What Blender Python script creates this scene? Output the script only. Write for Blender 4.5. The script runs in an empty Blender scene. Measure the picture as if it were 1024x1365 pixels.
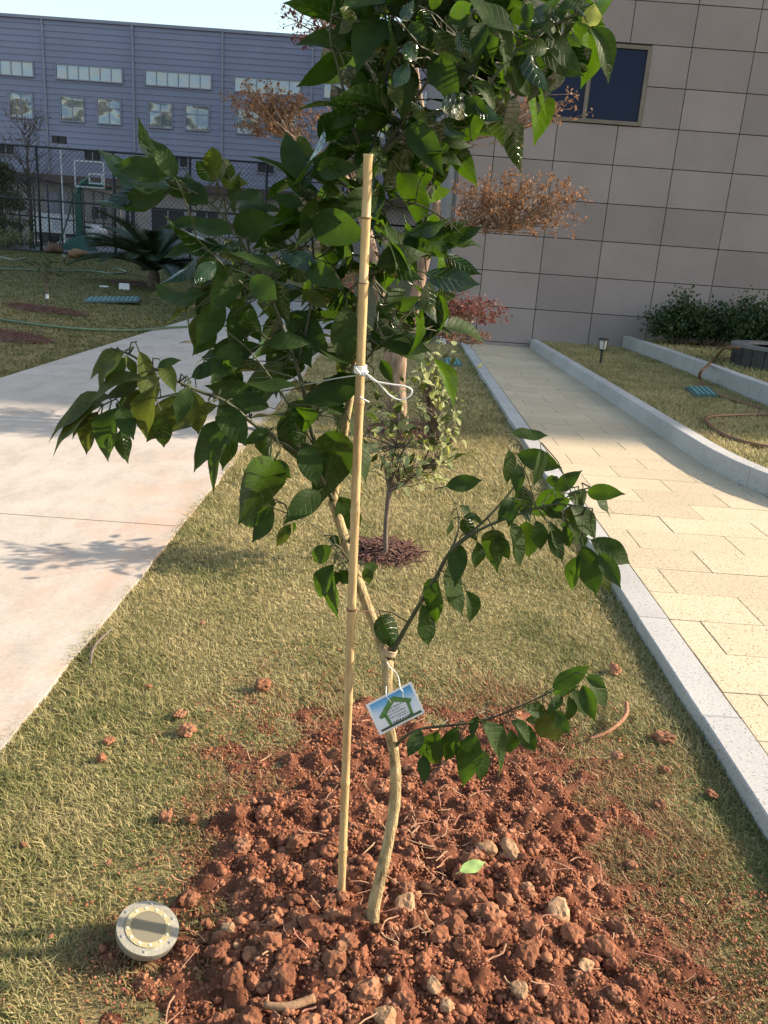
import bpy, bmesh, math, random
import numpy as np
from mathutils import Vector, Matrix, noise as mnoise
random.seed(7); RNG = np.random.default_rng(7)
R = math.radians
scene = bpy.context.scene
COL = scene.collection

# ------------------------------------------------------------------ camera
IW, IH, FPX, CAMH = 1024, 1365, 1100.0, 1.36
PITCH, ROLL = R(17.5), R(4.1)
_ri = Vector((1, 0, 0)); _fw = Vector((0, math.cos(PITCH), -math.sin(PITCH)))
_up = Vector((0, math.sin(PITCH), math.cos(PITCH)))
CR = math.cos(ROLL)*_ri + math.sin(ROLL)*_up
CU = -math.sin(ROLL)*_ri + math.cos(ROLL)*_up
CAM = Vector((0, 0, CAMH))
cd = bpy.data.cameras.new('camera'); cam = bpy.data.objects.new('camera', cd); COL.objects.link(cam)
cd.sensor_fit = 'VERTICAL'; cd.sensor_height = 36.0; cd.lens = 36.0*FPX/IH
cd.clip_start = 0.02; cd.clip_end = 2000
m3 = Matrix((CR, CU, -_fw)).transposed()
cam.matrix_world = Matrix.Translation(CAM) @ m3.to_4x4()
scene.camera = cam

# ------------------------------------------------------------------ sky, sun, exposure
SUN_EL, SUN_AZ = R(27), R(80.3)          # azimuth from +Y towards +X
world = bpy.data.worlds.new('World'); scene.world = world; world.use_nodes = True
wn = world.node_tree; wn.nodes.clear()
wo = wn.nodes.new('ShaderNodeOutputWorld'); wb = wn.nodes.new('ShaderNodeBackground')
ws = wn.nodes.new('ShaderNodeTexSky'); ws.sky_type = 'NISHITA'; ws.sun_disc = False
ws.sun_elevation = SUN_EL; ws.sun_rotation = SUN_AZ
ws.air_density = 1.5; ws.dust_density = 2.5; ws.ozone_density = 1.0
wb.inputs['Strength'].default_value = 0.15
wn.links.new(ws.outputs[0], wb.inputs['Color']); wn.links.new(wb.outputs[0], wo.inputs['Surface'])
sl = bpy.data.lights.new('sun', 'SUN'); sl.energy = 5.0; sl.angle = R(0.53); sl.color = (1.0, 0.85, 0.67)
so = bpy.data.objects.new('sun', sl); COL.objects.link(so)
SUNV = Vector((math.sin(SUN_AZ)*math.cos(SUN_EL), math.cos(SUN_AZ)*math.cos(SUN_EL), math.sin(SUN_EL)))
so.rotation_euler = SUNV.to_track_quat('Z', 'Y').to_euler(); so.location = (30, 5, 30)
scene.view_settings.view_transform = 'Standard'; scene.view_settings.look = 'None'
scene.view_settings.exposure = 1.13; scene.view_settings.gamma = 1.0
scene.render.engine = 'CYCLES'

# ------------------------------------------------------------------ measuring helpers (pixel of the photo -> place)
def ray(x, y): return CR*((x-IW/2)/FPX) - CU*((y-IH/2)/FPX) + _fw
def G(x, y, z=0.0):
    d = ray(x, y); return CAM + d*((z-CAMH)/d.z)
def P(x, y, Y):
    d = ray(x, y); return CAM + d*(Y/d.y)
def fdepth(p): return (p-CAM).dot(_fw)
def smooth(a, b, t):
    t = min(1, max(0, (t-a)/(b-a))); return t*t*(3-2*t)
def ground_h(x, y):
    if x > -3.6 and y < 22: return 0.0
    a = 1-math.exp(-max(0, -3.6-x)/5.0); b = smooth(22, 31, y) if x < 0.7 else 0
    return 0.5*(1-(1-a)*(1-b))
def GL(x, y):
    z = 0.1
    for _ in range(40):
        p = G(x, y, z)
        if p.y < 0 or p.y > 80: z -= 0.05; continue
        z += 0.5*(ground_h(p.x, p.y)-z)
    p = G(x, y, z); p.z = ground_h(p.x, p.y); return p
_ws = [(RNG.normal(size=2), RNG.uniform(0, 6.28)) for _ in range(24)]
def wav(x, y, s):      # cheap smooth noise in about -1..1, numpy friendly
    t = 0
    for k, (d, ph) in enumerate(_ws):
        t = t + np.sin((x*d[0]+y*d[1])*s*(0.6+0.09*k)+ph+k)
    return t/4.2
def soil_mask(x, y):   # >0 inside the dug earth round the tree
    ex = np.where(x > 0.08, (x-0.08)/0.66, (x-0.08)/0.50); ey = (y-1.40)/0.93
    return 1.0-(np.abs(ex)**2.5+np.abs(ey)**2.5)**0.4 + 0.07*wav(x, y, 6.0) + 0.08*wav(x+9, y, 18.0)
def soil_h(x, y):
    m = np.clip(soil_mask(x, y), -0.1, 0.8)
    return -0.004 + np.where(m < -0.02, -0.012, 0.0) + 0.060*np.clip(m, 0, 1)**0.9 + np.where(m > 0, 1, 0.0)*0.010*wav(x, y+3, 34)*np.clip(m*5, 0, 1)

# ------------------------------------------------------------------ materials
def nt(name):
    m = bpy.data.materials.new(name); m.use_nodes = True; t = m.node_tree; t.nodes.clear()
    o = t.nodes.new('ShaderNodeOutputMaterial'); b = t.nodes.new('ShaderNodeBsdfPrincipled')
    t.links.new(b.outputs[0], o.inputs['Surface']); return m, t, b, o
def N(t, typ, **kw):
    n = t.nodes.new(typ)
    for k, v in kw.items():
        if k in n.inputs.keys() if hasattr(n.inputs, 'keys') else False: n.inputs[k].default_value = v
        else: setattr(n, k, v)
    return n
def c4(c): return (c[0], c[1], c[2], 1)
def mixc(t, fac, a, b, blend='MIX'):
    n = t.nodes.new('ShaderNodeMix'); n.data_type = 'RGBA'; n.blend_type = blend
    for sock, v in ((0, fac), (6, a), (7, b)):
        if hasattr(v, 'is_output') or isinstance(v, bpy.types.NodeSocket): t.links.new(v, n.inputs[sock])
        else: n.inputs[sock].default_value = c4(v) if sock else v
    return n.outputs[2]
def ramp(t, src, stops):
    n = t.nodes.new('ShaderNodeValToRGB'); e = n.color_ramp.elements
    while len(e) < len(stops): e.new(0.5)
    for el, (p, c) in zip(e, stops): el.position = p; el.color = c4(c) if isinstance(c, tuple) else (c, c, c, 1)
    t.links.new(src, n.inputs[0]); return n.outputs[0]
def noise(t, scale, detail=4, rough=0.55, coord='Object', stretch=None, dist=0):
    tc = t.nodes.new('ShaderNodeTexCoord'); src = tc.outputs[coord]
    if coord == 'World':
        pass
    if stretch:
        mp = t.nodes.new('ShaderNodeMapping'); mp.inputs['Scale'].default_value = stretch
        t.links.new(src, mp.inputs[0]); src = mp.outputs[0]
    n = t.nodes.new('ShaderNodeTexNoise'); n.inputs['Scale'].default_value = scale
    n.inputs['Detail'].default_value = detail; n.inputs['Roughness'].default_value = rough
    n.inputs['Distortion'].default_value = dist
    t.links.new(src, n.inputs['Vector']); return n.outputs['Fac']
def gpos_noise(t, scale, detail=4, rough=0.55, stretch=None):
    g = t.nodes.new('ShaderNodeNewGeometry'); src = g.outputs['Position']
    if stretch:
        mp = t.nodes.new('ShaderNodeMapping'); mp.inputs['Scale'].default_value = stretch
        t.links.new(src, mp.inputs[0]); src = mp.outputs[0]
    n = t.nodes.new('ShaderNodeTexNoise'); n.inputs['Scale'].default_value = scale
    n.inputs['Detail'].default_value = detail; n.inputs['Roughness'].default_value = rough
    t.links.new(src, n.inputs['Vector']); return n.outputs['Fac']
def bump(t, b, h, strength=0.3, dist=0.01):
    n = t.nodes.new('ShaderNodeBump'); n.inputs['Strength'].default_value = strength; n.inputs['Distance'].default_value = dist
    t.links.new(h, n.inputs['Height']); t.links.new(n.outputs[0], b.inputs['Normal'])
def obj_random(t):
    return t.nodes.new('ShaderNodeObjectInfo').outputs['Random']
MATS = {}
def pmat(name, c1, c2=None, scale=8, rough=0.7, bs=0.0, bscale=40, metal=0, spec=0.5, stretch=None, vary=0.0, detail=5, c3=None, lo=0.35, hi=0.65, bdist=0.01):
    if name in MATS: return MATS[name]
    m, t, b, o = nt(name)
    b.inputs['Roughness'].default_value = rough; b.inputs['Metallic'].default_value = metal
    b.inputs['Specular IOR Level'].default_value = spec
    if c2 is None: c2 = tuple(v*0.82 for v in c1)
    f = gpos_noise(t, scale, detail, 0.6, stretch)
    stops = [(lo, c2), (hi, c1)] if c3 is None else [(lo, c2), ((lo+hi)/2, c1), (hi, c3)]
    col = ramp(t, f, stops)
    if vary:
        r = obj_random(t); v = ramp(t, r, [(0, 1-vary), (1, 1.0)])
        col = mixc(t, 1.0, col, v, 'MULTIPLY')
    t.links.new(col, b.inputs['Base Color'])
    if bs: bump(t, b, gpos_noise(t, bscale, 5, 0.6, stretch), bs, bdist)
    MATS[name] = m; return m

# ------------------------------------------------------------------ mesh helpers
BASE = {}
class MB:
    def __init__(s): s.v = []; s.f = []
    def add(s, vs, fs):
        o = len(s.v); s.v += [tuple(v) for v in vs]; s.f += [tuple(i+o for i in f) for f in fs]; return s
    def box(s, x0, x1, y0, y1, z0, z1):
        return s.add([(x0,y0,z0),(x1,y0,z0),(x1,y1,z0),(x0,y1,z0),(x0,y0,z1),(x1,y0,z1),(x1,y1,z1),(x0,y1,z1)],
                     [(0,3,2,1),(4,5,6,7),(0,1,5,4),(1,2,6,5),(2,3,7,6),(3,0,4,7)])
    def beam(s, a, b, w, h=None, up=(0, 0, 1)):
        a = Vector(a); b = Vector(b); h = h or w; d = (b-a).normalized(); u = Vector(up)
        if abs(d.dot(u)) > 0.98: u = Vector((1, 0, 0))
        sx = d.cross(u).normalized()*w/2; sy = sx.cross(d).normalized()*h/2
        vs = [p+i*sx+j*sy for p in (a, b) for i, j in ((-1,-1),(1,-1),(1,1),(-1,1))]
        return s.add(vs, [(0,1,2,3),(7,6,5,4),(0,4,5,1),(1,5,6,2),(2,6,7,3),(3,7,4,0)])
    def tube(s, pts, rad, n=6, caps=True):
        pts = [Vector(p) for p in pts]; k = len(pts)
        if not hasattr(rad, '__len__'): rad = [rad]*k
        vs = []; fs = []; u = None
        for i, p in enumerate(pts):
            d = (pts[min(i+1, k-1)]-pts[max(i-1, 0)])
            d = d.normalized() if d.length > 1e-9 else Vector((0, 0, 1))
            if u is None: u = d.orthogonal().normalized()
            u = (u-d*u.dot(d)); u = u.normalized() if u.length > 1e-6 else d.orthogonal().normalized()
            w = d.cross(u)
            for j in range(n):
                a = 2*math.pi*j/n; vs.append(p+(u*math.cos(a)+w*math.sin(a))*rad[i])
        for i in range(k-1):
            for j in range(n): fs.append((i*n+j, i*n+(j+1) % n, (i+1)*n+(j+1) % n, (i+1)*n+j))
        if caps: fs.append(tuple(range(n))[::-1]); fs.append(tuple((k-1)*n+j for j in range(n)))
        return s.add(vs, fs)
    def lathe(s, prof, c=(0, 0, 0), n=24, M=None):
        vs = []; fs = []; c = Vector(c)
        for r, z in prof:
            for j in range(n):
                a = 2*math.pi*j/n; q = Vector((r*math.cos(a), r*math.sin(a), z))
                vs.append((M @ q if M else q)+c)
        k = len(prof)
        for i in range(k-1):
            for j in range(n): fs.append((i*n+j, i*n+(j+1) % n, (i+1)*n+(j+1) % n, (i+1)*n+j))
        fs.append(tuple(range(n))[::-1]); fs.append(tuple((k-1)*n+j for j in range(n)))
        return s.add(vs, fs)
    def prism(s, pts, z0, z1):
        n = len(pts); vs = [(p[0], p[1], z0) for p in pts]+[(p[0], p[1], z1) for p in pts]
        fs = [tuple(range(n))[::-1], tuple(range(n, 2*n))]+[(i, (i+1) % n, n+(i+1) % n, n+i) for i in range(n)]
        return s.add(vs, fs)
def base_of(o): return BASE.get(o.name, Vector((0, 0, 0)))
def link_mesh(name, me, parent=None, base=None, mat=None, smoothf=False):
    o = bpy.data.objects.new(name, me); COL.objects.link(o)
    if mat: me.materials.append(mat)
    if smoothf: me.polygons.foreach_set('use_smooth', [True]*len(me.polygons))
    if parent is not None: o.parent = parent; BASE[o.name] = base_of(parent)
    else:
        b = Vector(base) if base is not None else Vector((0, 0, 0)); o.location = b; BASE[o.name] = b
    return o
def build(name, mb, mat, parent=None, base=None, smoothf=False):
    b = base_of(parent) if parent is not None else (Vector(base) if base is not None else Vector((0, 0, 0)))
    me = bpy.data.meshes.new(name)
    me.from_pydata([(v[0]-b.x, v[1]-b.y, v[2]-b.z) for v in mb.v], [], mb.f)
    return link_mesh(name, me, parent, base, mat, smoothf)
def thing(name, label, cat, base, group=None):
    o = bpy.data.objects.new(name, None); COL.objects.link(o); o.empty_display_size = 0.1
    o.location = base; BASE[o.name] = Vector(base); tag(o, label, cat, group); return o
def tag(o, label, cat, group=None):
    o['label'] = label; o['category'] = cat
    if group: o['group'] = group
    return o
def kind(o, k): o['kind'] = k; return o
_bb = {}
def bevel_box(sx, sy, sz, b=0.002):     # centred in xy, top at z=0
    key = (round(sx, 4), round(sy, 4), round(sz, 4), b)
    if key in _bb: return _bb[key]
    bm = bmesh.new(); bmesh.ops.create_cube(bm, size=1)
    for v in bm.verts: v.co = Vector((v.co.x*sx, v.co.y*sy, (v.co.z-0.5)*sz))
    bmesh.ops.bevel(bm, geom=[e for e in bm.edges if max(v.co.z for v in e.verts) > -0.001], offset=b, segments=1, affect='EDGES')
    me = bpy.data.meshes.new('block'); bm.to_mesh(me); bm.free(); _bb[key] = me; return me
def place_mesh(name, me, mat, loc, parent=None, rot=None, sc=None):
    if mat and not me.materials: me.materials.append(mat)
    o = bpy.data.objects.new(name, me); COL.objects.link(o)
    b = base_of(parent) if parent is not None else Vector((0, 0, 0))
    o.location = Vector(loc)-b
    if rot is not None: o.rotation_euler = rot
    if sc is not None: o.scale = sc if hasattr(sc, '__len__') else (sc, sc, sc)
    if parent is not None: o.parent = parent
    return o
def np_mesh(name, V, F4=None, F3=None, attr=None):
    me = bpy.data.meshes.new(name); V = np.asarray(V, np.float32)
    me.vertices.add(len(V)); me.vertices.foreach_set('co', V.ravel())
    loops = []; tot = []
    if F4 is not None and len(F4): loops.append(np.asarray(F4, np.int32).ravel()); tot.append(np.full(len(F4), 4, np.int32))
    if F3 is not None and len(F3): loops.append(np.asarray(F3, np.int32).ravel()); tot.append(np.full(len(F3), 3, np.int32))
    L = np.concatenate(loops); T = np.concatenate(tot); S = np.concatenate(([0], np.cumsum(T)[:-1])).astype(np.int32)
    me.loops.add(len(L)); me.loops.foreach_set('vertex_index', L)
    me.polygons.add(len(T)); me.polygons.foreach_set('loop_start', S); me.polygons.foreach_set('loop_total', T)
    if attr is not None:
        for nme, a in attr.items():
            at = me.attributes.new(nme, 'FLOAT', 'POINT'); at.data.foreach_set('value', np.asarray(a, np.float32))
    me.update(); me.validate(); return me

# ------------------------------------------------------------------ material set
def grass_mat(name, green, green2, straw, straw2, dry=0.5):
    m, t, b, o = nt(name)
    a = t.nodes.new('ShaderNodeAttribute'); a.attribute_name = 'r'
    pat = ramp(t, gpos_noise(t, 2.2, 4, 0.6), [(0.33, 0.0), (0.67, 1.0)])
    ad = t.nodes.new('ShaderNodeMath'); ad.operation = 'MULTIPLY_ADD'; t.links.new(pat, ad.inputs[0]); ad.inputs[1].default_value = 0.55
    t.links.new(a.outputs['Fac'], ad.inputs[2])
    sb = t.nodes.new('ShaderNodeMath'); sb.operation = 'MULTIPLY'; t.links.new(ad.outputs[0], sb.inputs[0]); sb.inputs[1].default_value = 0.65
    col = ramp(t, sb.outputs[0], [(0.0, green2), (dry*0.8, green), (dry*1.15, straw), (1.0, straw2)])
    d = t.nodes.new('ShaderNodeAttribute'); d.attribute_name = 'dust'; col = mixc(t, d.outputs['Fac'], col, (0.24, 0.115, 0.06))
    t.links.new(col, b.inputs['Base Color']); b.inputs['Roughness'].default_value = 0.6
    b.inputs['Specular IOR Level'].default_value = 0.25
    tr = t.nodes.new('ShaderNodeBsdfTranslucent'); t.links.new(col, tr.inputs['Color'])
    mx = t.nodes.new('ShaderNodeMixShader'); mx.inputs[0].default_value = 0.3
    t.links.new(b.outputs[0], mx.inputs[1]); t.links.new(tr.outputs[0], mx.inputs[2]); t.links.new(mx.outputs[0], o.inputs['Surface'])
    return m
GRASS = grass_mat('grass_blades', (0.20, 0.21, 0.07), (0.09, 0.125, 0.033), (0.40, 0.335, 0.155), (0.52, 0.435, 0.24), 0.42)
GRASS_L = grass_mat('grass_blades_left', (0.10, 0.12, 0.035), (0.06, 0.085, 0.02), (0.20, 0.17, 0.07), (0.28, 0.22, 0.10), 0.55)
THATCH0 = pmat('thatch', (0.20, 0.165, 0.075), (0.085, 0.085, 0.03), 5, 0.95, 0.6, 120, c3=(0.26, 0.19, 0.10), lo=0.3, hi=0.7)
def thatch_mat():
    m, t, b, o = nt('thatch_ground'); b.inputs['Roughness'].default_value = 0.95; b.inputs['Specular IOR Level'].default_value = 0.1
    col = ramp(t, gpos_noise(t, 5, 5, 0.6), [(0.3, (0.085, 0.085, 0.03)), (0.5, (0.20, 0.165, 0.075)), (0.7, (0.26, 0.19, 0.10))])
    g = t.nodes.new('ShaderNodeNewGeometry'); mp = t.nodes.new('ShaderNodeMapping'); mp.vector_type = 'POINT'
    mp.inputs['Location'].default_value = (-0.22, -1.148, 0); mp.inputs['Scale'].default_value = (1.0, 0.82, 0.0)
    t.links.new(g.outputs['Position'], mp.inputs[0]); ln = t.nodes.new('ShaderNodeVectorMath'); ln.operation = 'LENGTH'; t.links.new(mp.outputs[0], ln.inputs[0])
    ad = t.nodes.new('ShaderNodeMath'); ad.operation = 'MULTIPLY_ADD'; t.links.new(gpos_noise(t, 9, 6, 0.7), ad.inputs[0]); ad.inputs[1].default_value = 0.9; t.links.new(ln.outputs['Value'], ad.inputs[2])
    col = mixc(t, ramp(t, ad.outputs[0], [(0.95, 1.0), (1.35, 0.0)]), col, (0.20, 0.075, 0.04))
    t.links.new(col, b.inputs['Base Color']); bump(t, b, gpos_noise(t, 120, 5, 0.6), 0.6, 0.01); return m
THATCH = thatch_mat()
def concrete_mat():
    m, t, b, o = nt('concrete'); b.inputs['Roughness'].default_value = 0.85
    base = ramp(t, gpos_noise(t, 1.6, 6, 0.65), [(0.3, (0.42, 0.355, 0.295)), (0.7, (0.51, 0.45, 0.39))])
    fine = ramp(t, gpos_noise(t, 60, 4, 0.7), [(0.3, 0.82), (0.7, 1.0)])
    col = mixc(t, 1.0, base, fine, 'MULTIPLY')
    grime = ramp(t, gpos_noise(t, 5.5, 8, 0.75, (1.0, 0.45, 1)), [(0.32, 0.80), (0.55, 1.0)]); col = mixc(t, 1.0, col, grime, 'MULTIPLY')
    # rust-red earth trodden on to the slab, thickest along the lawn edge
    g = t.nodes.new('ShaderNodeNewGeometry'); sp = t.nodes.new('ShaderNodeSeparateXYZ'); t.links.new(g.outputs['Position'], sp.inputs[0])
    mr = t.nodes.new('ShaderNodeMapRange'); mr.inputs[1].default_value = -1.75; mr.inputs[2].default_value = -0.98; t.links.new(sp.outputs[0], mr.inputs[0])
    st = ramp(t, gpos_noise(t, 2.4, 6, 0.7, (1.0, 0.7, 1)), [(0.46, 0.0), (0.70, 1.0)])
    mu = t.nodes.new('ShaderNodeMath'); mu.operation = 'MULTIPLY'; t.links.new(mr.outputs[0], mu.inputs[0]); t.links.new(st, mu.inputs[1])
    m2 = t.nodes.new('ShaderNodeMath'); m2.operation = 'MULTIPLY'; t.links.new(mu.outputs[0], m2.inputs[0]); m2.inputs[1].default_value = 0.75
    col = mixc(t, m2.outputs[0], col, (0.46, 0.25, 0.14))
    t.links.new(col, b.inputs['Base Color']); bump(t, b, gpos_noise(t, 45, 8, 0.75, (1, 1.6, 1)), 0.35, 0.004); return m
CONC = concrete_mat()
def granite_mat(name, c1, c2, speck, dark, scale, vary=0.12, rough=0.7, thr=0.62):
    m, t, b, o = nt(name); b.inputs['Roughness'].default_value = rough; b.inputs['Specular IOR Level'].default_value = 0.35
    base = ramp(t, gpos_noise(t, 1.7, 4, 0.6), [(0.3, c1), (0.7, c2)])
    f = gpos_noise(t, scale, 3, 0.7)
    col = mixc(t, ramp(t, f, [(thr, 0.0), (thr+0.05, 1.0)]), base, speck)
    f2 = gpos_noise(t, scale*0.8, 2, 0.6, (1.1, 0.93, 1.07))
    col = mixc(t, ramp(t, f2, [(0.34, 1.0), (0.40, 0.0)]), col, dark)
    v = ramp(t, obj_random(t), [(0, 1-vary), (1, 1.0)]); col = mixc(t, 1.0, col, v, 'MULTIPLY')
    t.links.new(col, b.inputs['Base Color']); bump(t, b, f, 0.15, 0.002); return m
PAVER = granite_mat('paver_granite', (0.44, 0.36, 0.245), (0.52, 0.435, 0.30), (0.66, 0.58, 0.45), (0.17, 0.135, 0.095), 120, 0.14, thr=0.57)
KERB = granite_mat('kerb_granite', (0.35, 0.34, 0.33), (0.45, 0.44, 0.425), (0.64, 0.63, 0.62), (0.17, 0.17, 0.17), 130, 0.12)
WALLG = granite_mat('wall_granite', (0.265, 0.217, 0.203), (0.305, 0.252, 0.237), (0.37, 0.31, 0.295), (0.20, 0.162, 0.15), 90, 0.17)
JOINT = pmat('joint', (0.10, 0.085, 0.07), (0.05, 0.045, 0.04), 30, 0.95)
SEAL = pmat('black_sealant', (0.02, 0.02, 0.022), None, 20, 0.6)
def soil_mat(name, a, b_, c, bs=1.0):
    m, t, b, o = nt(name); b.inputs['Roughness'].default_value = 0.95; b.inputs['Specular IOR Level'].default_value = 0.15
    f = gpos_noise(t, 14, 8, 0.7)
    col = ramp(t, f, [(0.28, a), (0.5, b_), (0.72, c)])
    v = ramp(t, obj_random(t), [(0, 0.66), (1, 1.15)]); col = mixc(t, 1.0, col, v, 'MULTIPLY')
    t.links.new(col, b.inputs['Base Color'])
    bump(t, b, gpos_noise(t, 130, 6, 0.7), bs, 0.006); return m
SOIL = soil_mat('red_soil', (0.115, 0.039, 0.022), (0.20, 0.075, 0.041), (0.30, 0.132, 0.075))
CLOD = soil_mat('clod', (0.15, 0.053, 0.030), (0.27, 0.11, 0.060), (0.43, 0.225, 0.13))
CLOD_T = soil_mat('tan_clod', (0.19, 0.08, 0.042), (0.31, 0.145, 0.08), (0.43, 0.24, 0.145))
STONE = soil_mat('pale_stone', (0.24, 0.13, 0.07), (0.36, 0.215, 0.12), (0.47, 0.32, 0.20), 0.6)
def leaf_mat(name, top, top2, under, trans, ref=0.28, tw=0.38, vein=(0.20, 0.26, 0.08), uv=True, gloss=0.5, coat=0.0):
    m, t, b, o = nt(name); g = t.nodes.new('ShaderNodeNewGeometry')
    r = obj_random(t); col = mixc(t, r, top, top2)
    mot = ramp(t, gpos_noise(t, 45, 4, 0.6), [(0.3, 0.75), (0.7, 1.15)]); col = mixc(t, 1.0, col, mot, 'MULTIPLY')
    hgt = None
    if uv:
        tc = t.nodes.new('ShaderNodeTexCoord'); sp = t.nodes.new('ShaderNodeSeparateXYZ'); t.links.new(tc.outputs['UV'], sp.inputs[0])
        ab = t.nodes.new('ShaderNodeMath'); ab.operation = 'ABSOLUTE'; t.links.new(sp.outputs[1], ab.inputs[0])
        mid = ramp(t, ab.outputs[0], [(0.0, 1.0), (0.075, 0.0)])
        # side veins sweep forward from the midrib
        q = t.nodes.new('ShaderNodeMath'); q.operation = 'MULTIPLY_ADD'; t.links.new(ab.outputs[0], q.inputs[0]); q.inputs[1].default_value = -0.22; t.links.new(sp.outputs[0], q.inputs[2])
        q2 = t.nodes.new('ShaderNodeMath'); q2.operation = 'MULTIPLY'; t.links.new(q.outputs[0], q2.inputs[0]); q2.inputs[1].default_value = 50
        sn = t.nodes.new('ShaderNodeMath'); sn.operation = 'SINE'; t.links.new(q2.outputs[0], sn.inputs[0])
        sv = ramp(t, sn.outputs[0], [(0.72, 0.0), (1.0, 1.0)])
        ml = t.nodes.new('ShaderNodeMath'); ml.operation = 'MULTIPLY'; t.links.new(sv, ml.inputs[0]); ml.inputs[1].default_value = 0.5
        mx = t.nodes.new('ShaderNodeMath'); mx.operation = 'MAXIMUM'; t.links.new(mid, mx.inputs[0]); t.links.new(ml.outputs[0], mx.inputs[1])
        m8 = t.nodes.new('ShaderNodeMath'); m8.operation = 'MULTIPLY'; t.links.new(mx.outputs[0], m8.inputs[0]); m8.inputs[1].default_value = 0.7
        col = mixc(t, m8.outputs[0], col, vein)
        bl = ramp(t, gpos_noise(t, 38, 3, 0.5), [(0.70, 0.0), (0.74, 0.6)]); col = mixc(t, bl, col, (0.16, 0.12, 0.04))
        hs = t.nodes.new('ShaderNodeMath'); hs.operation = 'MULTIPLY_ADD'; t.links.new(gpos_noise(t, 55, 2, 0.5), hs.inputs[0]); hs.inputs[1].default_value = 2.2; t.links.new(sv, hs.inputs[2]); hgt = hs.outputs[0]
    ucol = mixc(t, 1.0, under, mot, 'MULTIPLY')
    fc = mixc(t, g.outputs['Backfacing'], col, ucol)
    t.links.new(fc, b.inputs['Base Color'])
    rr = t.nodes.new('ShaderNodeMapRange'); t.links.new(g.outputs['Backfacing'], rr.inputs[0]); rr.inputs[3].default_value = ref; rr.inputs[4].default_value = 0.55
    t.links.new(rr.outputs[0], b.inputs['Roughness'])
    rs = t.nodes.new('ShaderNodeMapRange'); t.links.new(g.outputs['Backfacing'], rs.inputs[0]); rs.inputs[3].default_value = gloss; rs.inputs[4].default_value = min(gloss, 0.12); t.links.new(rs.outputs[0], b.inputs['Specular IOR Level'])
    if hgt is not None: bump(t, b, hgt, 0.5, 0.0016)
    tr = t.nodes.new('ShaderNodeBsdfTranslucent')
    tc2 = mixc(t, 1.0, trans, mot, 'MULTIPLY'); t.links.new(tc2, tr.inputs['Color'])
    ms = t.nodes.new('ShaderNodeMixShader'); ms.inputs[0].default_value = tw
    t.links.new(b.outputs[0], ms.inputs[1]); t.links.new(tr.outputs[0], ms.inputs[2]); t.links.new(ms.outputs[0], o.inputs['Surface'])
    return m
LEAF = leaf_mat('citrus_leaf', (0.005, 0.018, 0.007), (0.010, 0.029, 0.009), (0.019, 0.037, 0.010), (0.12, 0.26, 0.010), 0.17, 0.20, (0.045, 0.08, 0.02), gloss=0.5)
LEAF_Y = leaf_mat('citrus_leaf_yellowing', (0.22, 0.27, 0.03), (0.28, 0.30, 0.03), (0.26, 0.28, 0.06), (0.55, 0.60, 0.04), 0.35, 0.40)
LEAF_O = leaf_mat('citrus_leaf_young', (0.03, 0.055, 0.012), (0.045, 0.065, 0.014), (0.042, 0.058, 0.014), (0.17, 0.22, 0.02), 0.28, 0.26, (0.07, 0.09, 0.03), gloss=0.4)
LEAF_V = leaf_mat('pale_edged_leaf', (0.15, 0.20, 0.06), (0.32, 0.34, 0.14), (0.30, 0.32, 0.15), (0.36, 0.42, 0.10), 0.45, 0.3, (0.32, 0.32, 0.14), gloss=0.3)
LEAF_B = leaf_mat('brown_leaf', (0.15, 0.08, 0.05), (0.24, 0.135, 0.075), (0.23, 0.14, 0.09), (0.29, 0.15, 0.075), 0.6, 0.35, uv=False, gloss=0.2)
LEAF_P = leaf_mat('purple_brown_leaf', (0.12, 0.045, 0.045), (0.18, 0.07, 0.06), (0.17, 0.08, 0.07), (0.28, 0.09, 0.07), 0.6, 0.3, uv=False, gloss=0.2)
LEAF_D = leaf_mat('dark_shrub_leaf', (0.018, 0.042, 0.014), (0.030, 0.060, 0.018), (0.05, 0.075, 0.03), (0.06, 0.12, 0.02), 0.4, 0.2, uv=False, gloss=0.35)
LEAF_C = leaf_mat('cycad_leaf', (0.018, 0.036, 0.020), (0.025, 0.045, 0.022), (0.04, 0.06, 0.03), (0.05, 0.09, 0.02), 0.35, 0.15, uv=False)
LEAF_F = leaf_mat('conifer_leaf', (0.07, 0.085, 0.03), (0.11, 0.115, 0.04), (0.09, 0.10, 0.04), (0.12, 0.14, 0.03), 0.6, 0.2, uv=False, gloss=0.2)
BARK = pmat('citrus_bark', (0.36, 0.27, 0.135), (0.13, 0.095, 0.045), 60, 0.8, 1.0, 150, stretch=(1, 1, 0.4), c3=(0.50, 0.40, 0.22), lo=0.3, hi=0.7)
TWIG = pmat('green_twig', (0.05, 0.058, 0.022), (0.026, 0.03, 0.014), 40, 0.6, 0.2, 90)
BAMBOO = pmat('bamboo', (0.45, 0.32, 0.16), (0.22, 0.13, 0.06), 34, 0.42, 0.4, 90, stretch=(1, 1, 0.10), c3=(0.60, 0.44, 0.22), lo=0.3, hi=0.7)
BAMB_N = pmat('bamboo_node', (0.22, 0.12, 0.055), (0.12, 0.065, 0.03), 50, 0.6)
BARK2 = pmat('peeling_bark', (0.23, 0.155, 0.105), (0.10, 0.062, 0.042), 22, 0.85, 0.8, 60, stretch=(1, 1, 0.3), c3=(0.38, 0.285, 0.205), lo=0.3, hi=0.7)
BARKG = pmat('grey_bark', (0.15, 0.115, 0.09), (0.08, 0.062, 0.05), 20, 0.9, 0.5, 60)
STRING = pmat('white_string', (0.78, 0.77, 0.74), (0.62, 0.61, 0.58), 60, 0.8)
WIRE = pmat('brown_wire', (0.22, 0.10, 0.05), None, 40, 0.5)
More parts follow.
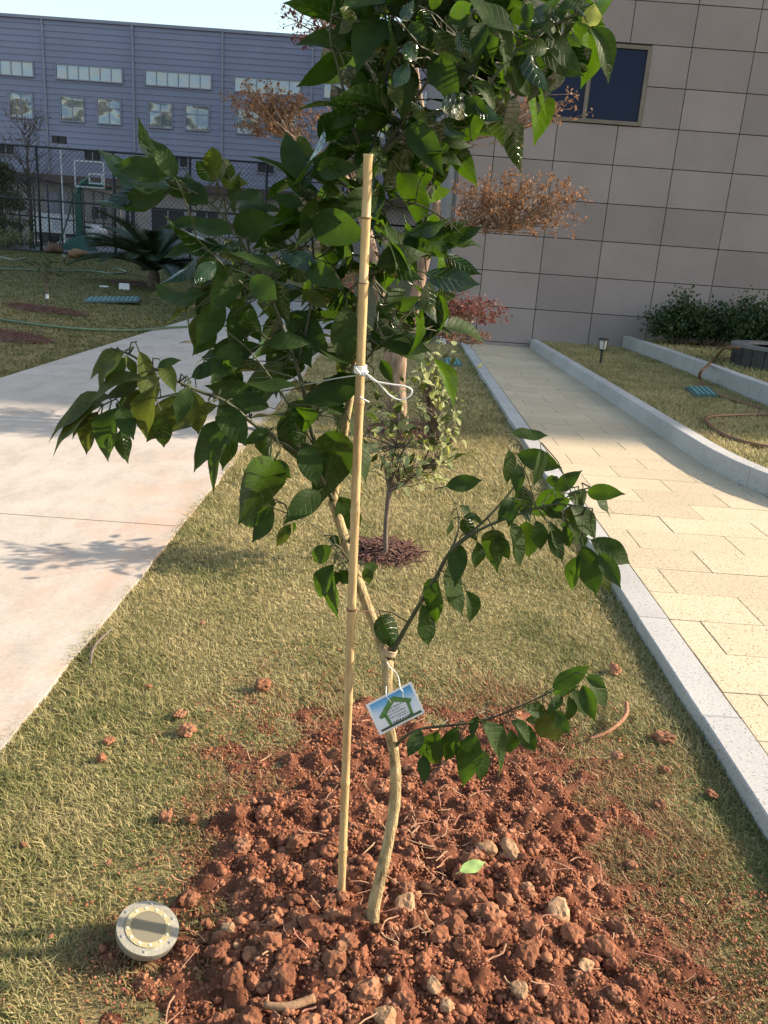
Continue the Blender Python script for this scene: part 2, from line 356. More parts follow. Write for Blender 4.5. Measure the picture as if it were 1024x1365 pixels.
MULCH = pmat('red_mulch', (0.12, 0.055, 0.04), (0.045, 0.024, 0.018), 40, 0.95, 1.0, 120, c3=(0.20, 0.095, 0.068), lo=0.3, hi=0.7)
BLACKM = pmat('black_metal', (0.015, 0.015, 0.017), None, 10, 0.5)
GREENM = pmat('green_paint', (0.02, 0.115, 0.085), (0.015, 0.085, 0.065), 6, 0.45)
WHITEP = pmat('white_paint', (0.72, 0.73, 0.74), (0.62, 0.63, 0.64), 5, 0.5)
STEEL = pmat('cast_aluminium', (0.36, 0.34, 0.28), (0.27, 0.255, 0.21), 60, 0.5, 0.15, 140, metal=0.5)
FACT = pmat('factory_siding', (0.215, 0.225, 0.32), (0.185, 0.195, 0.28), 0.25, 0.55)
FACT_T = pmat('factory_trim', (0.24, 0.25, 0.32), None, 2, 0.5)
WFRAME = pmat('bronze_frame', (0.165, 0.135, 0.105), (0.13, 0.105, 0.08), 8, 0.4, metal=0.4)
PALEW = pmat('pale_render', (0.30, 0.28, 0.265), (0.23, 0.215, 0.20), 1.2, 0.85)
BROWNE = pmat('brown_eave', (0.085, 0.055, 0.045), (0.06, 0.04, 0.035), 3, 0.8)
DARKIN = pmat('dark_opening', (0.02, 0.02, 0.022), None, 3, 0.8)
YARD = pmat('yard_paving', (0.15, 0.145, 0.14), (0.11, 0.11, 0.105), 1.5, 0.9)
HOSEG = pmat('green_hose', (0.055, 0.11, 0.055), (0.10, 0.15, 0.09), 9, 0.5)
HOSEB = pmat('brown_hose', (0.21, 0.085, 0.035), (0.13, 0.07, 0.035), 9, 0.45)
TEAL = pmat('teal_cover', (0.055, 0.11, 0.105), (0.04, 0.08, 0.075), 8, 0.6)
def glass_mat(name, col, rough, bsz, bst, bd, ior=1.5):
    m, t, b, o = nt(name); b.inputs['Base Color'].default_value = c4(col); b.inputs['Roughness'].default_value = rough
    b.inputs['Specular IOR Level'].default_value = 0.5; b.inputs['Metallic'].default_value = 0.0
    b.inputs['IOR'].default_value = ior
    bump(t, b, gpos_noise(t, bsz, 1, 0.4), bst, bd); return m
GLASSF = glass_mat('factory_glass', (0.17, 0.24, 0.34), 0.03, 1.3, 0.35, 0.12, 2.3)
GLASSD = glass_mat('dark_window_glass', (0.006, 0.011, 0.04), 0.03, 1.0, 0.08, 0.03, 1.25)
GLASSW = glass_mat('wavy_glass', (0.16, 0.20, 0.22), 0.02, 0.8, 1.0, 0.5, 2.2)
GLASSC = glass_mat('lamp_glass', (0.16, 0.145, 0.105), 0.25, 40, 0.1, 0.002)
#@@SETTING
# ------------------------------------------------------------------ the ground and its lawn
def axis(a):
    out = [a[0]]
    for x1, step in a[1]:
        n = max(1, round((x1-out[-1])/step)); s0 = out[-1]; out += [s0+(x1-s0)*(k+1)/n for k in range(n)]
    return np.array(out)
XS = axis((-400, [(-60, 40), (-25, 5), (-3.6, 1.0), (2.2, 0.3), (10, 2), (60, 10), (400, 60)]))
YS = axis((-60, [(-2, 10), (0.4, 0.4), (8, 0.3), (34, 1.5), (80, 8), (700, 80)]))
gv = [(x, y, ground_h(x, y)-0.004) for y in YS for x in XS]; nx = len(XS)
gf = [(j*nx+i, j*nx+i+1, (j+1)*nx+i+1, (j+1)*nx+i) for j in range(len(YS)-1) for i in range(nx-1)]
mb = MB(); mb.add(gv, gf); kind(build('ground', mb, THATCH), 'structure')
mb = MB(); mb.box(-70, 0.70, 31.5, 160, 0.2, 0.53); kind(build('yard', mb, YARD), 'structure')

# concrete walk on the left: cast slabs with open joints
cp = MB(); cp.box(-3.56, -1.02, -3, 22, -0.10, -0.02)
cpath = kind(build('concrete_path', cp, JOINT), 'structure')
js = [-4.2, -0.2, 3.80, 7.8, 11.8, 15.8, 19.8, 22.0]
for a, b in zip(js[:-1], js[1:]):
    n = max(2, int((b-a)/0.06)); mb = MB(); ed = []
    for i in range(n+1):
        y = a+0.004+(b-a-0.008)*i/n; ed.append((-0.985+0.012*mnoise.noise((y*4, 1, 0))+0.006*mnoise.noise((y*17, 4, 0)), y))
    pts = [(-3.6, a+0.004)]+ed+[(-3.6, b-0.004)]
    mb.prism(pts, -0.08, 0.014); build('slab', mb, CONC, cpath)

# paved walk on the right: granite pavers in half bond, kerbstones flush with them
PT = 0.05; ROW0, ROWP, PL = 2.162, 0.2845, 0.5165
pb = MB(); pb.box(1.10, 2.34, 0.3, 13.48, -0.1, PT-0.006)
pav = kind(build('paved_path', pb, JOINT), 'structure')
def kerb_x(y):     # inner foot of the curved right-hand kerb
    pts = [(13.6, 2.14), (12.85, 2.14), (9.3, 2.22), (6.56, 2.265), (5.64, 2.30), (5.05, 2.43), (4.6, 2.72), (4.3, 3.15), (4.15, 3.7)]
    for (y1, x1), (y0, x0) in zip(pts[:-1], pts[1:]):
        if y0 <= y <= y1: return x0+(x1-x0)*(y-y0)/(y1-y0)
    return 2.14 if y > 13 else 4.5
n0 = -6; n1 = 40
for n in range(n0, n1):
    y0 = ROW0+ROWP*n; y1 = min(y0+ROWP, 13.46)
    if y0 > 13.3: break
    xo = 1.28 if n % 2 == 0 else 1.535
    xr = min(kerb_x(y) for y in (y0, y1)) if y0 > 4.3 else 3.4
    cuts = [1.158]+[x for x in (xo+PL*k for k in range(-1, 6)) if 1.19 < x < xr-0.03]+[xr+0.02]
    for a, b in zip(cuts[:-1], cuts[1:]):
        me = bevel_box(b-a-0.0036, y1-y0-0.0036, 0.05, 0.001)
        place_mesh('paver', me, PAVER, ((a+b)/2, (y0+y1)/2, PT+random.uniform(-0.0012, 0.0012)), pav, (random.uniform(-.002, .002), random.uniform(-.002, .002), 0))
kb = MB(); kb.box(1.045, 1.14, 0, 13.4, -0.12, -0.03)
kerbl = kind(build('lawn_kerb', kb, JOINT), 'structure')
y = 2.28-0.73*3
while y < 13.3:
    L = min(0.73, 13.46-y)
    place_mesh('kerbstone', bevel_box(0.122, L-0.004, 0.16, 0.004), KERB, (1.093+random.uniform(-.002, .002), y+L/2, PT+0.003+random.uniform(-.002, .002)), kerbl); y += 0.73

# curved kerb and the raised lawn on the right
def curved_kerb(name, pts, w, z0, ztop, seglen, mat):
    # resample to stones
    P_ = [Vector((p[0], p[1], 0)) for p in pts]; fine = []
    for i in range(len(P_)-1):
        p0 = P_[max(i-1, 0)]; p1 = P_[i]; p2 = P_[i+1]; p3 = P_[min(i+2, len(P_)-1)]
        for k in range(10):
            t = k/10; fine.append(0.5*((2*p1)+(p2-p0)*t+(2*p0-5*p1+4*p2-p3)*t*t+(3*p1-p0-3*p2+p3)*t**3))
    fine.append(P_[-1])
    cm = MB(); a = fine[0]; b = fine[-1]
    root = None; acc = 0; cur = [fine[0]]; stones = []
    for p, q in zip(fine[:-1], fine[1:]):
        acc += (q-p).length; cur.append(q)
        if acc >= seglen: stones.append(cur); cur = [q]; acc = 0
    if len(cur) > 1: stones.append(cur)
    def offs(c, i, d):
        t = (c[min(i+1, len(c)-1)]-c[max(i-1, 0)]).normalized(); nrm = Vector((-t.y, t.x, 0)); return c[i]+nrm*d
    core = MB()
    for c in stones:
        for p, q in zip(c[:-1], c[1:]):
            o1 = offs([p, q], 0, w/2); o2 = offs([p, q], 1, w/2)
            core.beam((o1.x, o1.y, (z0+ztop-0.03)/2), (o2.x, o2.y, (z0+ztop-0.03)/2), w*0.8, ztop-z0-0.04)
    root = kind(build(name, core, JOINT), 'structure')
    for c in stones:
        c = list(c); d0 = (c[1]-c[0]).normalized(); c[0] = c[0]+d0*0.002; d1 = (c[-1]-c[-2]).normalized(); c[-1] = c[-1]-d1*0.002
        mb = MB(); n = len(c); prof = [(0, z0), (0, ztop-0.006), (0.006, ztop), (w-0.006, ztop), (w, ztop-0.006), (w, z0)]
        vs = []
        for i in range(n):
            for d, z in prof:
                q = offs(c, i, d); vs.append((q.x, q.y, z))
        m = len(prof); fs = [(i*m+j, (i+1)*m+j, (i+1)*m+(j+1) % m, i*m+(j+1) % m) for i in range(n-1) for j in range(m)]
        fs += [tuple(range(m)), tuple((n-1)*m+j for j in range(m))[::-1]]
        mb.add(vs, fs); build('kerbstone', mb, mat, root)
    return root
KZ = 0.185
kc = [(2.135, 13.44), (2.155, 12.3), (2.215, 9.3), (2.26, 6.56), (2.295, 5.64), (2.43, 5.05), (2.72, 4.6), (3.15, 4.3), (3.7, 4.12), (4.6, 4.0), (6.5, 3.9), (9, 3.85)]
curved_kerb('curved_kerb', kc, 0.115, -0.05, KZ, 0.62, KERB)
K2 = [G(835, 458, 0.30), G(925, 488, 0.34), G(1024, 520, 0.36)]
k2x = [(3.60, 13.44), (3.66, 12.3), (3.72, 10.4), (3.74, 8.4), (3.80, 7.0), (4.05, 6.2), (4.7, 5.7), (6.5, 5.5), (9, 5.4)]
curved_kerb('terrace_kerb', k2x, 0.12, 0.05, 0.34, 0.62, KERB)
inner = [(x+0.06, y) for x, y in kc[:4]]+[(2.36, 5.68), (2.48, 5.12), (2.77, 4.68), (3.19, 4.38), (3.72, 4.20), (4.6, 4.08), (6.5, 3.98), (9, 3.93)]
outer = [(9, 5.36), (6.5, 5.46), (4.66, 5.66), (4.0, 6.16), (3.77, 7.0), (3.72, 8.4), (3.70, 10.4), (3.65, 12.3), (3.6, 13.47), (2.19, 13.47)]
mb = MB(); mb.prism(inner+outer, -0.02, 0.150); kind(build('raised_lawn', mb, THATCH), 'structure')
tpoly = [(3.66, 13.47), (3.72, 12.3), (3.78, 10.4), (3.80, 8.4), (3.86, 7.04), (4.09, 6.26), (4.72, 5.77), (6.5, 5.57), (9, 5.47), (22, 5.4), (22, 13.47)]
mb = MB(); mb.prism(tpoly, 0.0, 0.305); kind(build('terrace_lawn', mb, THATCH), 'structure')

# ------------------------------------------------------------------ dug earth round the young tree
sx = np.arange(-0.85, 1.25, 0.0095); sy = np.arange(0.55, 2.65, 0.0095)
X, Y = np.meshgrid(sx, sy)
M_ = soil_mask(X, Y); Z = soil_h(X, Y)
rough_ = np.array([[mnoise.noise((x*26, y*26, 0))*0.007+mnoise.noise((x*70, y*70, 5))*0.005 for x in sx] for y in sy])
Z = Z + rough_*np.clip(M_*4+0.5, 0, 1.2)
V = np.stack([X.ravel(), Y.ravel(), Z.ravel()], 1); w = len(sx)
idx = np.arange(len(V)).reshape(X.shape)
F = np.stack([idx[:-1, :-1], idx[:-1, 1:], idx[1:, 1:], idx[1:, :-1]], -1).reshape(-1, 4)
keep = (M_ > -0.16)
kf = keep[:-1, :-1] & keep[1:, 1:] & keep[:-1, 1:] & keep[1:, :-1]
soil = link_mesh('soil_bed', np_mesh('soil_bed', V, F[kf.ravel()]), mat=SOIL, smoothf=True); kind(soil, 'structure')
def soil_z(x, y): return float(soil_h(np.array(x), np.array(y)))
def clod_mesh(name, sub, seed, amp):
    bm = bmesh.new(); bmesh.ops.create_icosphere(bm, subdivisions=sub, radius=1); rs = Vector((seed*7.3, seed*1.7, seed*3.1))
    sq = Vector((random.uniform(.8, 1.2), random.uniform(.75, 1.1), random.uniform(.6, .9)))
    ax_ = [Vector((random.gauss(0, 1), random.gauss(0, 1), random.gauss(0, 1))).normalized() for _ in range(9)]
    for v in bm.verts:
        d = v.co.normalized(); cut = min(1.0, min((0.80 if name == 'clod' else 0.70)/max(1e-3, d.dot(a)) for a in ax_ if d.dot(a) > 0.05) if any(d.dot(a) > 0.05 for a in ax_) else 1.0)
        k = cut*(1.12)-1+ 1+amp*mnoise.noise(d*1.4+rs)+amp*0.7*mnoise.noise(d*3.4+rs)+amp*0.6*mnoise.noise(d*7.5+rs)
        v.co = Vector((d.x*sq.x, d.y*sq.y, d.z*sq.z))*k
    me = bpy.data.meshes.new(name); bm.to_mesh(me); bm.free(); return me
clods = [clod_mesh('clod', 3, i, 0.36) for i in range(10)]
for me in clods:
    me.materials.append(CLOD)
stones = [clod_mesh('stone', 3, 30+i, 0.16) for i in range(6)]
for me in stones:
    me.materials.append(STONE)
cand = []
while len(cand) < 6500:
    x = random.uniform(-0.8, 1.1); y = random.uniform(0.62, 2.5); m = float(soil_mask(np.array(x), np.array(y)))
    if m < 0.0 or random.random() > 0.10+1.9*max(0, m-0.02): continue
    lim = 0.35 if m < 0.2 else 1.0
    r = min(0.021, 0.0040*math.exp(random.gauss(0, 0.60)))*(0.7+0.45*lim)
    r *= 1.0-0.45*smooth(1.45, 2.1, y)
    if y < 1.6 and random.random() < 0.02: r = random.uniform(0.014, 0.025)
    cand.append((r, x, y))
cand.sort(reverse=True)
big = [c for c in cand if (c[1]-0.038)**2+(c[2]-1.40)**2 > (c[0]+0.016)**2 and (c[1]+0.035)**2+(c[2]-1.47)**2 > (c[0]+0.016)**2]
for r, x, y in big[:280]:
    place_mesh('clod', random.choice(clods), CLOD, (x, y, soil_z(x, y)+r*0.35), soil, (random.uniform(-.5, .5), random.uniform(-.5, .5), random.uniform(0, 6.3)), r)
ico_v = []; bm = bmesh.new(); bmesh.ops.create_icosphere(bm, subdivisions=1, radius=1)
ICOV = np.array([v.co[:] for v in bm.verts]); ICOF = np.array([[v.index for v in f.verts] for f in bm.faces]); bm.free()
def ico_cloud(name, items, mat, parent):
    n = len(items); A = np.array(items); jit = RNG.uniform(0.42, 1.45, (n, len(ICOV), 1)); sc3 = RNG.uniform(0.6, 1.35, (n, 1, 3)); sc3[..., 2] *= 0.75
    V = ICOV[None]*jit*A[:, 3][:, None, None]*sc3
    th = RNG.uniform(0, 6.28, n)[:, None]; V = np.stack([V[..., 0]*np.cos(th)-V[..., 1]*np.sin(th), V[..., 0]*np.sin(th)+V[..., 1]*np.cos(th), V[..., 2]], -1)+A[:, None, :3]
    F = (ICOF[None]+(np.arange(n)*len(ICOV))[:, None, None]).reshape(-1, 3)
    o = link_mesh(name, np_mesh(name, V.reshape(-1, 3), None, F), parent, None, mat); return kind(o, 'stuff')
its = [(x, y, soil_z(x, y)+r*0.3, r) for r, x, y in big[280:]]
while len(its) < 36000:
    x = random.uniform(-0.85, 1.2); y = random.uniform(0.6, 2.65); m = float(soil_mask(np.array(x), np.array(y)))
    if m < -0.40 or random.random() > 0.04+1.3*max(0, m+0.20+(0.16 if x > 0.3 else 0)): continue
    r = random.uniform(0.0014, 0.0046); its.append((x, y, max(soil_z(x, y), 0.0)+r*0.3+(0.006 if m < 0 else 0), r))
ico_cloud('crumbs', its, CLOD, soil)

# ------------------------------------------------------------------ grass blades
def blades(name, x, y, z, h, w, mat, lean=0.7, bias=0.0, dust=None):
    n = len(x); az = RNG.uniform(0, 2*math.pi, n); ln = RNG.uniform(0.15, lean, n)
    hh = h*RNG.uniform(0.55, 1.25, n); ww = w*RNG.uniform(0.7, 1.3, n)
    dx = np.cos(az); dy = np.sin(az); fa = az+RNG.uniform(0.9, 2.2, n); px = np.cos(fa)*ww/2; py = np.sin(fa)*ww/2
    V = np.zeros((n, 5, 3)); 
    for k, (t, s) in enumerate(((0, -1), (0, 1), (0.55, -0.8), (0.55, 0.8))):
        off = ln*hh*(t**1.6); V[:, k, 0] = x+dx*off+px*s; V[:, k, 1] = y+dy*off+py*s; V[:, k, 2] = z+hh*t
    off = ln*hh*1.35; V[:, 4, 0] = x+dx*off; V[:, 4, 1] = y+dy*off; V[:, 4, 2] = z+hh*0.9
    b = np.arange(n)*5
    F4 = np.stack([b, b+1, b+3, b+2], 1); F3 = np.stack([b+2, b+3, b+4], 1)
    r = np.clip(RNG.beta(2, 2, n)+bias, 0, 1)
    o = link_mesh(name, np_mesh(name, V.reshape(-1, 3), F4, F3, {'r': np.repeat(r, 5), 'dust': np.repeat(np.zeros(n) if dust is None else dust, 5)}), mat=mat); return kind(o, 'stuff')
xs, ys, hs, wds = [], [], [], []
for y0, y1, den, h, wd in ((0.5, 1.9, 46000, 0.0165, 0.0024), (1.9, 3.0, 36000, 0.017, 0.0026), (3.0, 4.6, 17000, 0.019, 0.0034), (4.6, 7.2, 7500, 0.027, 0.005), (7.2, 13.45, 3600, 0.03, 0.008)):
    n = int(den*(y1-y0)*2.04); x = RNG.uniform(-1.005, 1.035, n); y = RNG.uniform(y0, y1, n)
    m = soil_mask(x, y); pat = 0.16*wav(x, y+7, 13)
    ok = RNG.uniform(0, 1, n) > np.clip((m+0.07+1.0*pat)*2.7, 0, 0.992)
    xs.append(x[ok]); ys.append(y[ok]); hs.append(np.full(ok.sum(), h)); wds.append(np.full(ok.sum(), wd))
x = np.concatenate(xs); y = np.concatenate(ys); h = np.concatenate(hs); wd = np.concatenate(wds)
h = h*(1+0.35*np.clip(wav(x, y, 3.3), -1, 1)); edge = np.clip((-0.72-x)/0.28, 0, 1)+np.clip((x-0.8)/0.24, 0, 1); h = h*(1+0.25*edge)
blades('lawn_grass', x, y, -0.004+0*x, h, wd, GRASS, 1.35, bias=0.13*np.clip((y-2)/2.5, 0, 1)-0.09*np.clip((2.6-y)/1.2, 0, 1)-0.14*edge+0.06*wav(x, y, 2.1), dust=np.clip((soil_mask(x-0.08*(x > 0.2), y)+0.22+0.15*wav(x, y, 11))*2.2, 0, 0.85)*RNG.uniform(0.3, 1.0, len(x)))
n = 52000; x = RNG.uniform(2.25, 3.72, n); y = RNG.uniform(4.1, 13.45, n); kx = np.interp(-y, [-13.6, -9.3, -6.56, -5.64, -5.05, -4.6, -4.3], [2.29, 2.36, 2.40, 2.44, 2.57, 2.85, 3.3]); ok = x > kx
blades('raised_lawn_grass', x[ok], y[ok], np.full(ok.sum(), 0.148), np.full(ok.sum(), 0.032), np.full(ok.sum(), 0.007), GRASS, 1.0, bias=0.05)
n = 26000; x = RNG.uniform(3.85, 8.5, n); y = RNG.uniform(6.6, 13.4, n)
blades('terrace_grass', x, y, np.full(n, 0.303), np.full(n, 0.04), np.full(n, 0.012), GRASS, 1.0)
n = 120000; y = 6.0+25*RNG.uniform(0, 1, n)**0.8; x = -3.62-RNG.uniform(0, 1, n)**1.3*(3+y*0.42)
zz = np.array([ground_h(a, b) for a, b in zip(x, y)])-0.006
blades('left_lawn_grass', x, y, zz, np.full(n, 0.03), 0.006+0.0007*y, GRASS_L, 1.0)
#@@BUILDINGS
# ------------------------------------------------------------------ granite-clad building
GW = 13.47
gb = thing('granite_building', 'pale grey granite clad building with large rectangular panels and black joints', 'building', (0.75, GW, 0))
mb = MB(); mb.box(0.75, 56, GW+0.05, 54, -0.2, 21.6); build('wall', mb, WALLG, gb)
mb = MB(); mb.box(0.752, 10.2, GW+0.026, GW+0.052, 0, 7.7); build('joint_backing', mb, SEAL, gb)
cx = [0.75, 1.26]+[2.16+0.9*k for k in range(9)]; cz = [0.0, 0.10]+[0.645+0.545*k for k in range(13)]
WX0, WX1, WZ0, WZ1 = 1.80, 3.385, 3.375, 4.44
for a, b in zip(cx[:-1], cx[1:]):
    for c, d in zip(cz[:-1], cz[1:]):
        rects = [(a, b)]
        if d > WZ0+0.05 and c < WZ1-0.05:
            rects = []
            if a < WX0: rects.append((a, min(b, WX0)))
            if b > WX1: rects.append((max(a, WX1), b))
        for p, q in rects:
            if q-p < 0.03: continue
            me = bevel_box(q-p-0.011, d-c-0.011, 0.024, 0.002)
            place_mesh('panel', me, WALLG, ((p+q)/2, GW+random.uniform(0, 0.0015), (c+d)/2), gb, (R(90), 0, 0))
win = MB(); t_ = 0.055
for x0, x1, z0, z1 in ((WX0, WX1, WZ1-t_, WZ1-0.004), (WX0, WX1, WZ0+0.004, WZ0+t_), (WX0+0.002, WX0+t_, WZ0+t_, WZ1-t_), (WX1-t_, WX1-0.002, WZ0+t_, WZ1-t_)):
    win.box(x0, x1, GW-0.02, GW+0.02, z0, z1)
wf = build('window', win, WFRAME, gb)
mx = P(783, 120, GW).x
mb = MB(); mb.box(mx-0.03, mx+0.03, GW-0.014, GW+0.018, WZ0+t_, WZ1-t_); build('mullion', mb, WFRAME, wf)
for p, q in ((WX0+t_, mx-0.03), (mx+0.03, WX1-t_)):
    mb = MB(); mb.box(p, q, GW+0.012, GW+0.018, WZ0+t_, WZ1-t_); build('pane', mb, GLASSD, wf)
mb = MB(); mb.tube([(0.69, GW+0.12, 0.0), (0.69, GW+0.12, 14)], 0.045, 10); build('downpipe', mb, PALEW, gb)

# ------------------------------------------------------------------ factory hall far behind
FY = 60.0
fb = thing('factory_hall', 'long blue-grey factory hall with lapped siding and strip windows under a flat roof', 'building', (-15, FY, 0.5))
mb = MB(); pitch = 0.37; zs = 4.6; vs = []; fs = []; k = 0
while zs < 14.1:
    z1 = min(zs+pitch, 14.15)
    for xx in (-62, 26): vs += [(xx, FY-0.035, zs), (xx, FY, z1)]
    o = k*4; fs.append((o, o+2, o+3, o+1))
    if k: fs.append((o-3, o-1, o+2, o))
    zs += pitch; k += 1
mb.add(vs, fs); build('wall', mb, FACT, fb)
mb = MB(); mb.box(-62, 26, FY+0.01, FY+30, 0.3, 14.1); build('hall', mb, FACT, fb)
mb = MB(); mb.box(-62.2, 26.2, FY-0.12, FY+0.5, 14.12, 14.30); build('roof_edge', mb, FACT_T, fb)
bay = 5.87; x_b = -24.35
for k in range(-4, 8):
    xx = x_b+bay*k; mb = MB(); mb.box(xx-0.06, xx+0.06, FY-0.12, FY-0.02, 4.7, 14.1); build('downpipe', mb, FACT_T, fb)
def fwin(x0, x1, z0, z1, nx, nz, dark=False, wavy=False):
    fr = 0.07; mb = MB()
    mb.box(x0-fr, x1+fr, FY-0.10, FY-0.02, z1, z1+fr); mb.box(x0-fr, x1+fr, FY-0.12, FY-0.02, z0-fr, z0)
    mb.box(x0-fr, x0, FY-0.10, FY-0.02, z0, z1); mb.box(x1, x1+fr, FY-0.10, FY-0.02, z0, z1)
    for i in range(1, nx):
        xm = x0+(x1-x0)*i/nx; mb.box(xm-0.03, xm+0.03, FY-0.095, FY-0.02, z0, z1)
    for j in range(1, nz):
        zm = z0+(z1-z0)*j/nz+(0.15*(z1-z0) if nz == 2 else 0); mb.box(x0, x1, FY-0.09, FY-0.02, zm-0.03, zm+0.03)
    w_ = build('window', mb, FACT_T, fb)
    for i in range(nx):
        p = x0+(x1-x0)*i/nx+0.03; q = x0+(x1-x0)*(i+1)/nx-0.03
        mb = MB(); mb.box(p, q, FY-0.06, FY-0.045, z0, z1); build('pane', mb, DARKIN if dark else (GLASSW if wavy else GLASSF), w_)
ux0, ux1, uz0, uz1 = P(76, 97, FY).x, P(163, 97, FY).x, P(120, 107.5, FY).z, P(120, 89.5, FY).z
la0, la1, lb0, lb1 = P(82, 145, FY).x, P(112, 145, FY).x, P(131, 148, FY).x, P(161, 148, FY).x
lz0, lz1 = P(97, 161.5, FY).z, P(97, 130, FY).z
sx0, sx1, sz0, sz1 = P(113, 207, FY).x, P(135, 207, FY).x, P(124, 214, FY).z, P(124, 201, FY).z
for k in range(-2, 6):
    d = bay*k
    fwin(ux0+d, ux1+d, uz0, uz1, 6, 1); fwin(la0+d, la1+d, lz0, lz1, 2, 2, wavy=True); fwin(lb0+d, lb1+d, lz0, lz1, 2, 2, wavy=True)
    fwin(sx0+d, sx1+d, sz0, sz1, 2, 1, True)
mb = MB(); mb.box(-62, 26, FY-3.2, FY-0.15, 4.15, 4.62); build('eave', mb, BROWNE, fb)
mb = MB(); mb.box(-62, 26, FY-2.4, FY-0.2, 0.4, 4.14); build('ground_storey', mb, PALEW, fb)
GFY = FY-2.4
for px0, px1, py0, py1, nm in ((203, 246, 282, 326, 'doorway'), (123, 143, 277, 291, 'window'), (15, 30, 298, 306, 'window'), (64, 78, 258, 283, 'door'), (80, 90, 258, 285, 'door'), (168, 180, 278, 300, 'window'), (300, 322, 290, 330, 'door'), (262, 290, 285, 303, 'window'), (20, 34, 268, 279, 'window')):
    a = P(px0, py1, GFY); b = P(px1, py0, GFY); mb = MB()
    mb.box(a.x, b.x, GFY-0.03, GFY+0.02, max(0.54, a.z), b.z); dd = build(nm, mb, DARKIN if nm != 'door' else FACT_T, fb)
    mb = MB()
    for x0, x1, z0, z1 in ((a.x-.08, b.x+.08, b.z, b.z+.08), (a.x-.08, a.x, a.z, b.z), (b.x, b.x+.08, a.z, b.z), ((a.x+b.x)/2-.04, (a.x+b.x)/2+.04, a.z, b.z)):
        mb.box(x0, x1, GFY-0.06, GFY-0.031, max(0.54, z0), z1)
    build('frame', mb, FACT_T, dd)

# ------------------------------------------------------------------ sports court fences
def fence(label, a, b, z0, z1, nposts, pr, grid, mids):
    a = Vector((a[0], a[1], z0)); b = Vector((b[0], b[1], z0)); t = thing('mesh_fence', label, 'fence', (a+b)/2)
    d = b-a; L = d.length; u = d/L; up = Vector((0, 0, 1))
    for i in range(nposts):
        p = a+d*i/(nposts-1); mb = MB(); mb.tube([p-up*0.3, p+up*(z1-z0)], pr, 8); build('post', mb, BLACKM, t, smoothf=True)
    for m in [0.0]+mids+[1.0]:
        h = up*(z1-z0)*(0.02+0.97*m); mb = MB(); mb.tube([a+h, b+h], pr*0.75, 6); build('rail', mb, BLACKM, t, smoothf=True)
    mb = MB(); H = z1-z0; s = -H; r = 0.007
    while s < L:
        for sg in (1, -1):
            p0, p1 = max(0, s), min(L, s+H)
            if p1-p0 > 0.05:
                if sg > 0: A, B = a+u*p0+up*(p0-s), a+u*p1+up*(p1-s)
                else: A, B = a+u*p0+up*(H-(p0-s)), a+u*p1+up*(H-(p1-s))
                mb.tube([A, B], r, 3, caps=False)
        s += grid
    kind(build('wire_mesh', mb, BLACKM, t), 'stuff'); return t
FZ = 0.47; fl = P(51, 250, 30); sp_ = (P(152, 250, 30).x-fl.x)
fence('tall black wire mesh fence running straight across behind the lawn', (fl.x-2*sp_, 30), (fl.x+6*sp_, 30), FZ, P(51, 194, 30).z, 9, 0.045, 0.16, [0.5])
fa = P(-25, 228, 33); fb2 = P(160, 262, 52)
fence('second black mesh fence slanting away behind the basketball stand', (fa.x, 33), (fb2.x, 52), 0.53, 3.4, 12, 0.04, 0.22, [0.42])

# ------------------------------------------------------------------ basketball stand
HY = 36.0; hb = P(108, 334, HY)
hp = thing('basketball_stand', 'green steel basketball stand with a clear framed backboard behind the fence', 'basketball stand', (hb.x, HY, 0.53))
mb = MB(); bx0, bx1 = P(92, 330, HY).x, P(124, 330, HY).x
mb.add([(bx0-.2, HY-.6, .53), (bx1, HY-.6, .53), (bx1, HY+.6, .53), (bx0-.2, HY+.6, .53), (hb.x-.25, HY-.4, 1.0), (hb.x+.3, HY-.4, 1.15), (hb.x+.3, HY+.4, 1.15), (hb.x-.25, HY+.4, 1.0)],
       [(0,3,2,1),(4,5,6,7),(0,1,5,4),(1,2,6,5),(2,3,7,6),(3,0,4,7)])
build('base', mb, GREENM, hp)
mb = MB(); c1 = P(104, 258, HY); mb.beam((hb.x, HY, 0.9), c1, 0.24, 0.24); build('column', mb, GREENM, hp)
mb = MB(); c2 = P(111, 243, HY); c3 = P(148, 250, HY); mb.tube([c1-Vector((0, 0, .15)), c1+Vector((0.02, 0, .1)), (c1+c2)/2+Vector((-.03, 0, .05)), c2, (c2+c3)/2, c3], 0.12, 8); build('arm', mb, GREENM, hp, smoothf=True)
mb = MB(); mb.tube([P(80, 325, HY), P(92, 285, HY), P(98, 258, HY)], 0.035, 6); build('brace', mb, GREENM, hp)
mb = MB(); b00, b11 = P(100, 249, HY-.5), P(139, 216, HY-.5); fr = 0.05; yy = HY-.5
for q in ((b00.x, b11.x, b00.z, b00.z+fr), (b00.x, b11.x, b11.z-fr, b11.z), (b00.x, b00.x+fr, b00.z+fr, b11.z-fr), (b11.x-fr, b11.x, b00.z+fr, b11.z-fr)):
    mb.box(q[0], q[1], yy-.03, yy+.03, q[2], q[3])
i0, i1 = P(119, 245, yy), P(137, 232, yy)
for q in ((i0.x, i1.x, i0.z, i0.z+fr), (i0.x, i1.x, i1.z-fr, i1.z), (i0.x, i0.x+fr, i0.z+fr, i1.z-fr), (i1.x-fr, i1.x, i0.z+fr, i1.z-fr)):
    mb.box(q[0], q[1], yy-.035, yy-.02, q[2], q[3])
build('backboard_frame', mb, WHITEP, hp)
mb = MB(); mb.tube([c3+Vector((0.1+0.23*math.cos(a), -0.5+0.23*math.sin(a), 0.02)) for a in [k*math.pi/8 for k in range(17)]], 0.015, 6); build('hoop', mb, pmat('orange_paint', (0.4, 0.1, 0.03)), hp)
mb = MB(); mb.beam(c2, P(120, 235, HY-.45), 0.08); build('strut', mb, GREENM, hp)

